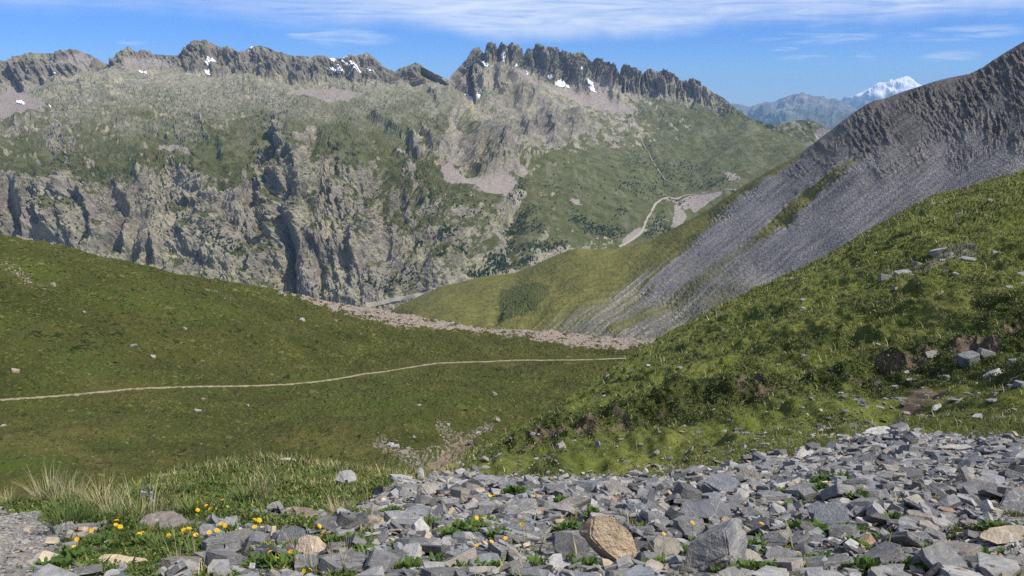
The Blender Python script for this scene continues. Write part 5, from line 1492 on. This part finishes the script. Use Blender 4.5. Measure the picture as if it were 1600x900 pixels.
def head_mesh(rs, pet, disc, npet=16):
    V, F, mi = [], [], []
    for ring, (n, r0, r1, z0, z1) in enumerate(((npet, .22, 1.0, .02, .10), (npet - 4, .16, .72, .06, .24))):
        for i in range(n):
            a = i * 6.283 / n + ring * .2 + rs.uniform(-.1, .1); hw = 3.0 / n
            k = len(V); q = r1 * rs.uniform(.85, 1.08)
            for (rr_, aa, zz) in ((r0, a - hw * .4, z0), (r0, a + hw * .4, z0), (q * .8, a + hw * .95, z1), (q, a, z1 + .02), (q * .8, a - hw * .95, z1)):
                V.append((rr_ * math.cos(aa), rr_ * math.sin(aa), zz))
            F.append((k, k + 1, k + 2, k + 3, k + 4)); mi.append(0)
    k = len(V)
    V.append((0, 0, .24))
    for i in range(8):
        V.append((.27 * math.cos(i * .785), .27 * math.sin(i * .785), .14))
    for i in range(8):
        F.append((k, k + 1 + i, k + 1 + (i + 1) % 8)); mi.append(1)
    me = bpy.data.meshes.new('flower_head')
    me.from_pydata(V, [], F)
    me.materials.append(pet); me.materials.append(disc)
    me.polygons.foreach_set('material_index', mi)
    return me


prs = random.Random(8)
LEAFY = [leafy_mesh('leaf_rosette', n_, .055, .021, prs, LEAF_MAT, u) for n_, u in ((26, .6), (34, .7), (22, .5), (44, .6))]
HEADS = [head_mesh(prs, PETAL_MAT, DISC_MAT) for _ in range(4)]
DRY = [tuft_mesh('dry_tuft', n_, h_, .0030, .26, l_, STRAW_MAT, prs) for n_, h_, l_ in ((110, .23, .75), (90, .19, .85), (50, .24, .6))]
WET = [tuft_mesh('green_tuft', n_, h_, .007, .16, l_, TUFT_MAT, prs) for n_, h_, l_ in ((110, .22, .7), (90, .17, .9), (60, .14, .8))]
STALK = [tuft_mesh('stalks', n_, h_, .0035, .10, l_, STRAW_MAT, prs) for n_, h_, l_ in ((16, .26, .35), (12, .32, .25))]


def root(name, p, label, cat, group):
    e = bpy.data.objects.new(name, None)
    COL.objects.link(e)
    e.empty_display_size = .05
    e.location = p
    tag(e, label, cat, group)
    return e


def part(name, me, parent, loc=(0, 0, 0), rot=(0, 0, 0), s=1.0):
    o = bpy.data.objects.new(name, me)
    COL.objects.link(o)
    o.parent = parent
    o.location = loc; o.rotation_euler = rot
    o.scale = (s, s, s) if not isinstance(s, tuple) else s
    return o


def stem_mesh(h, r=.0014):
    a = [(r * math.cos(k * 2.094), r * math.sin(k * 2.094)) for k in range(3)]
    V = [(x, y, -.01) for x, y in a] + [(x * .8, y * .8, h) for x, y in a]
    me = bpy.data.meshes.new('stem')
    me.from_pydata(V, [], [(0, 1, 4, 3), (1, 2, 5, 4), (2, 0, 3, 5)])
    me.materials.append(TUFT_MAT)
    return me


STEM = stem_mesh(1.0, .016)
clumps = []
for f in sorted(FLOWERS):
    for cl_ in clumps:
        cx = sum(q[0] for q in cl_) / len(cl_); cyy = sum(q[1] for q in cl_) / len(cl_)
        if math.hypot(f[0] - cx, f[1] - cyy) < 17 and len(cl_) < 7:
            cl_.append(f); break
    else:
        clumps.append([f])
NUMW = ['', 'single', 'two', 'three', 'four', 'five', 'six', 'seven', 'eight']
whc = whereabouts([(sum(q[0] for q in c_) / len(c_), sum(q[1] for q in c_) / len(c_)) for c_ in clumps])
for c_, wv in zip(clumps, whc):
    mx = sum(q[0] for q in c_) / len(c_); by = max(q[1] for q in c_)
    drop = 14 if by > 800 else 9
    base_y = by + drop
    p = near.at(mx, min(base_y, 985))[0]
    zd = project(p)[2]
    kk = len(c_)
    rt = root('flowering_plant', p, f"{'lone yellow flower' if kk == 1 else NUMW[kk] + ' yellow flowers in a clump'}, {wv[0]} {wv[1]} {wv[2]}", 'flower', 'yellow flowers among the stones')
    part('leaves', prs.choice(LEAFY), rt, (0, 0, .004), (0, 0, prs.uniform(0, 6.28)), prs.uniform(.55, .95) * (1.0 + .08 * kk))
    for (fx, fy) in c_:
        d_ = zd + prs.uniform(-.05, .05)
        top = Vector(ray(fx, fy, d_ - .01).tolist()) - Vector(p)
        L_ = top.length
        st = part('stem', STEM, rt, (0, 0, 0), (0, 0, 0), (.085, .085, L_))
        st.rotation_euler = top.to_track_quat('Z', 'Y').to_euler()
        hr = (4.1 if by > 800 else 3.7 if by > 775 else 3.2) / FPX * d_ * prs.uniform(.85, 1.15)
        part('flower_head', prs.choice(HEADS), rt, top, (prs.uniform(.1, .9), prs.uniform(-.1, .5), prs.uniform(0, 6.28)), hr)

whl = whereabouts([(x, y) for x, y, _ in LEAFP])
for (x, y, wpx), wv in zip(LEAFP, whl):
    p = near.at(x, min(y + 4, 985))[0]
    zd = project(p)[2]
    p = p + np.array([0, 0, .018])
    rt = root('leafy_plant', p, f"{'big' if wpx > 45 else 'small' if wpx < 30 else 'mid-sized'} green leafy plant between stones, {wv[0]} {wv[1]} {wv[2]}", 'plant', 'green plants between the stones')
    k = max(1, int(round(wpx / 17)))
    for i in range(k):
        dx = (i - (k - 1) / 2) * (wpx / k) / FPX * zd
        part('leaves', prs.choice(LEAFY), rt, (dx, prs.uniform(-.02, .02), .006), (prs.uniform(-.15, .15), prs.uniform(-.15, .15), prs.uniform(0, 6.28)), prs.uniform(.8, 1.2) * min(1.5, .6 + zd / 9))

TUFTS = [(81, 790, DRY[0], 1.25, 'tall dry pale grass tuft at the knoll edge above the gravel', 1), (108, 792, DRY[1], 1.2, 'dry pale grass tuft touching the tall one at the knoll edge', 1), (159, 790, DRY[0], 1.1, 'wide straw coloured tuft in the middle of the knoll edge', 1), (172, 796, DRY[1], 1.1, 'bent straw tuft right of the wide straw tuft', 1),
         (216, 800, DRY[2], 1.45, 'thin tall straw stalks left of the blue flowers', 1), (232, 794, DRY[2], 1.5, 'longest thin straw stalks behind the broad brown slab', 0), (101, 828, WET[0], 1.15, 'big fresh green grass tuft beside the gravel patch', 2), (128, 812, WET[0], 1.1, 'green grass tuft under the dry tufts', 2), (190, 806, WET[1], 1.0, 'low green tuft among small yellow flowers', 2),
         (402, 784, DRY[1], 1.15, 'dry grass tuft behind the earthy brown slab', 1), (380, 788, WET[1], 1.0, 'green tuft left of the dry tuft behind the earthy slab', 2), (280, 892, STALK[0], 1.0, 'few bare straw stalks at the bottom by the sandy slab', 0), (472, 892, STALK[0], 1.1, 'straw stalks below the cream rock', 0), (488, 896, STALK[1], 1.0, 'taller straw stalks under the cream rock', 0),
         (530, 806, DRY[2], .8, 'small dry tuft where turf meets the scree', 1), (304, 868, STALK[1], .8, 'bent straw stalks above the bottom flower', 0), (7, 795, DRY[1], .9, 'dry grass tuft at the very left of the knoll edge', 1), (534, 808, DRY[1], .75, 'wispy straw tuft beside the small dry tuft', 1), (577, 818, DRY[2], .8, 'pale straw tuft between scree stones', 1),
         (675, 838, STALK[1], .7, 'sparse straw stalks near a leafy plant in the scree', 0), (540, 897, STALK[0], 1.0, 'thin straw stalks at the bottom among slabs', 0), (520, 892, STALK[1], .9, 'tall bare stalks right of the cream rock', 0), (1070, 893, STALK[1], .8, 'two or three stalks against the square boulder', 0), (20, 800, WET[2], .9, 'low green tuft at the very left above the gravel', 2),
         (470, 800, WET[2], .9, 'low green tuft right of the earthy brown slab', 2), (300, 806, WET[1], .9, 'green tuft under the thickest group of yellow flowers', 2), (250, 858, WET[1], .8, 'green tuft below the broad brown slab', 2)]
for x, y, me, s, label, k in TUFTS:
    p = near.at(x, min(y, 985))[0]
    zd = project(p)[2]
    rt = root('grass_tuft', p, label, 'grass tuft', 'grass tufts at the edge of the knoll')
    q = s * min(1.35, .35 + zd / 8)
    part('stalks', me, rt, (0, 0, 0), (0, 0, prs.uniform(0, 6.28)), q)
    if k == 1:
        part('leaves', WET[1], rt, (.01, -.02, 0), (0, 0, prs.uniform(0, 6.28)), q * .72)
# a patch of small blue flowers on the knoll
bp = near.at(232, 774)[0]
rt = root('flowering_plant', bp, 'patch of tiny blue flowers beside tall straw stalks', 'flower', None)
part('leaves', WET[2], rt, (0, 0, 0), (0, 0, 1), .8)
for i in range(14):
    q = near.at(222 + prs.uniform(0, 22), 766 + prs.uniform(0, 10))[0] - bp
    part('flower_head', BLUE_HEAD if i else (BLUE_HEAD := head_mesh(prs, BLUE_MAT, BLUE_MAT, 7)), rt, (q[0], q[1], q[2] + .07), (prs.uniform(.2, .9), 0, prs.uniform(0, 6)), .018)

# ------------------------------------------------------------------ trees on the far slopes
BARK = Mat('bark', .9, .1).color((.075, .055, .04))
cmat = Mat('needles', .9, .1)
cr = cmat.ramp(cmat.noise(.6, 4, .7), [(.3, (.020, .038, .020)), (.7, (.052, .082, .034))])
CROWN = cmat.color(cr)


def crown_mesh(rs, conifer):
    """a ragged crown: whorls of drooping boughs, or a heap of leaf clumps"""
    V, F = [], []
    if conifer:
        for L_ in range(9):
            t = L_ / 9
            z = .14 + .84 * t; R = .24 * (1 - t) ** .8 + .015
            nb = 8 - L_ // 2
            for b in range(nb):
                a = b * 6.283 / nb + rs.uniform(-.4, .4); r = R * rs.uniform(.65, 1.15)
                k = len(V); w_ = .11 * (1 - .6 * t)
                c, s = math.cos(a), math.sin(a)
                V += [(0, 0, z + .09), (c * r * .6 - s * w_, s * r * .6 + c * w_, z - .02), (c * r, s * r, z - .09), (c * r * .6 + s * w_, s * r * .6 - c * w_, z - .02), (0, 0, z - .05)]
                F += [(k, k + 1, k + 2), (k, k + 2, k + 3), (k + 4, k + 2, k + 1), (k + 4, k + 3, k + 2)]
    else:
        for i in range(70):
            a = rs.uniform(0, 6.283); el_ = rs.uniform(-.5, 1.5); r = rs.uniform(.5, 1.0)
            c = Vector((.34 * r * math.cos(a) * math.cos(el_), .34 * r * math.sin(a) * math.cos(el_), .56 + .40 * r * math.sin(el_)))
            k = len(V); q = .13
            for j in range(4):
                V.append(tuple(c + Vector((rs.uniform(-q, q), rs.uniform(-q, q), rs.uniform(-q, q)))))
            F += [(k, k + 1, k + 2), (k, k + 2, k + 3), (k, k + 3, k + 1), (k + 1, k + 3, k + 2)]
    return V, F


trs = random.Random(4)
TREES = [crown_mesh(trs, True) for _ in range(4)] + [crown_mesh(trs, False) for _ in range(4)]
TRUNK = bpy.data.meshes.new('trunk')
TRUNK.from_pydata([(.035 * math.cos(k * 1.05), .035 * math.sin(k * 1.05), -.06) for k in range(6)] + [(.012 * math.cos(k * 1.05), .012 * math.sin(k * 1.05), .75) for k in range(6)], [], [(k, (k + 1) % 6, 6 + (k + 1) % 6, 6 + k) for k in range(6)])
TRUNK.materials.append(BARK)
CM = []
for V, F in TREES:
    me = bpy.data.meshes.new('crown'); me.from_pydata(V, [], F); me.materials.append(CROWN); CM.append(me)
TRV = [(np.array(V, np.float32), np.array(F, np.int32)) for V, F in TREES]
WOODS = [('dark wood filling the steep gully right of the big gully cliffs', [(815, 345, 16, 20, 130), (803, 372, 7, 18, 60), (822, 330, 16, 10, 50)], 1), ('dark wood at the valley foot just left of the green spur', [(780, 412, 22, 14, 170), (748, 428, 18, 6, 70), (795, 400, 12, 10, 50)], 0), ('loose copse on the slope left of the valley foot wood', [(700, 372, 18, 9, 80), (656, 386, 7, 5, 25), (690, 405, 6, 6, 20), (725, 390, 14, 6, 40)], 1),
         ('long wood over the rounded green spur', [(850, 388, 30, 9, 130), (825, 405, 12, 7, 60), (838, 360, 10, 8, 30)], 0), ('dark wood strip on the far grassy slope left of the road', [(905, 345, 14, 7, 60), (930, 358, 22, 9, 110), (955, 366, 20, 9, 90), (965, 340, 8, 6, 25)], 1), ('thicket between the road bends and the scree spur', [(1030, 350, 14, 14, 90), (1045, 362, 10, 10, 40), (1015, 365, 8, 7, 25), (1060, 318, 14, 7, 30)], 1),
         ('conifer scatter on the far slope above the road', [(1050, 265, 50, 18, 170), (1000, 250, 40, 25, 90), (1100, 285, 40, 10, 90), (980, 290, 30, 18, 60), (1010, 300, 25, 12, 50)], 0), ('dark trees under the great dark cliff', [(812, 295, 8, 14, 60), (800, 308, 8, 6, 15)], 0), ('scrub on the cliff below the middle of the green gully', [(330, 375, 20, 12, 40), (355, 388, 24, 8, 45), (345, 400, 14, 8, 25), (370, 395, 10, 6, 20)], 1),
         ('scattered small trees on the pale left cliffs', [(95, 340, 40, 22, 45), (120, 365, 30, 15, 30), (45, 300, 25, 25, 20), (260, 340, 30, 30, 15)], 1), ('scrub strip at the foot of the cliffs', [(620, 440, 30, 8, 40), (590, 450, 30, 6, 40), (520, 460, 30, 6, 30), (640, 425, 20, 8, 25)], 1), ('sparse shrubs on the green slope between cliffs and wood', [(640, 290, 40, 20, 40), (690, 320, 40, 20, 50), (880, 300, 60, 30, 60), (760, 330, 40, 15, 30)], 1)]
rngt = np.random.default_rng(9)
for label, spots, typ in WOODS:
    Vb, Fb, off = [], [], 0
    for (x, y, rx, ry, n_) in spots:
        for i in range(n_):
            g_ = rngt.normal(size=2) * .55
            p = massif.at(x + g_[0] * rx, y + g_[1] * ry)[0]
            hgt = rngt.uniform(7, 13) if typ == 0 else rngt.uniform(5, 10)
            v, f = TRV[int(rngt.integers(0, 4)) if (typ == 0 and rngt.random() < .75) else int(rngt.integers(4, 8))]
            a = rngt.random() * 6.28
            R = np.array([[math.cos(a), -math.sin(a), 0], [math.sin(a), math.cos(a), 0], [0, 0, 1]], np.float32)
            Vb.append(v @ R.T * np.array([hgt * 1.25, hgt * 1.25, hgt], np.float32) + (p - np.array([0, 0, .8])).astype(np.float32)); Fb.append(f + off); off += len(v)
    tag(mesh_raw('forest', np.concatenate(Vb), np.concatenate(Fb), CROWN), label, kind='stuff')
SOLO = [(462, 'dark'), ]
SINGLE = [(878, 262, 'lone conifer high on the grassy far slope, above the others'), (902, 282, 'dark conifer on the far slope near the pale bare strip'), (845, 300, 'lone conifer just right of the dark trees under the great cliff'), (868, 318, 'small conifer between the dark trees and the pale bare strip'), (935, 300, 'lone tree on open grass, middle of the far slope'), (942, 318, 'lone tree below the one in the middle of the far slope'),
          (652, 268, 'small tree at the left edge of the pink talus'), (668, 300, 'bushy tree below the left talus patch'), (630, 290, 'bushy tree on green ledges left of the talus'), (676, 345, 'lone bush on the slope above the loose copse'), (605, 338, 'small dark tree on the pale cliff left of the copse'), (541, 300, 'small tree on the rounded cliff dome'),
          (983, 322, 'lone tree left of the road, under the upper bend'), (972, 338, 'lone tree left of the road, above the long wood strip'), (1000, 318, 'dark conifer just left of the road top'), (1078, 312, 'small bush beside the top road'), (1112, 292, 'conifer above the level stretch of road'), (1126, 280, 'conifer left of the bare patch high above the road')]
for x, y, label in SINGLE:
    p = massif.at(x, y)[0]
    hgt = trs.uniform(10, 14)
    e = bpy.data.objects.new('tree', None); COL.objects.link(e)
    e.location = p - np.array([0, 0, .6]); tag(e, label, 'tree', 'single trees on the far slopes')
    k = trs.randrange(0, 4) if 'conifer' in label else trs.randrange(4, 8)
    part('trunk', TRUNK, e, (0, 0, 0), (0, 0, 0), hgt)
    part('crown', CM[k], e, (0, 0, 0), (0, 0, trs.uniform(0, 6)), (hgt * 1.15, hgt * 1.15, hgt))
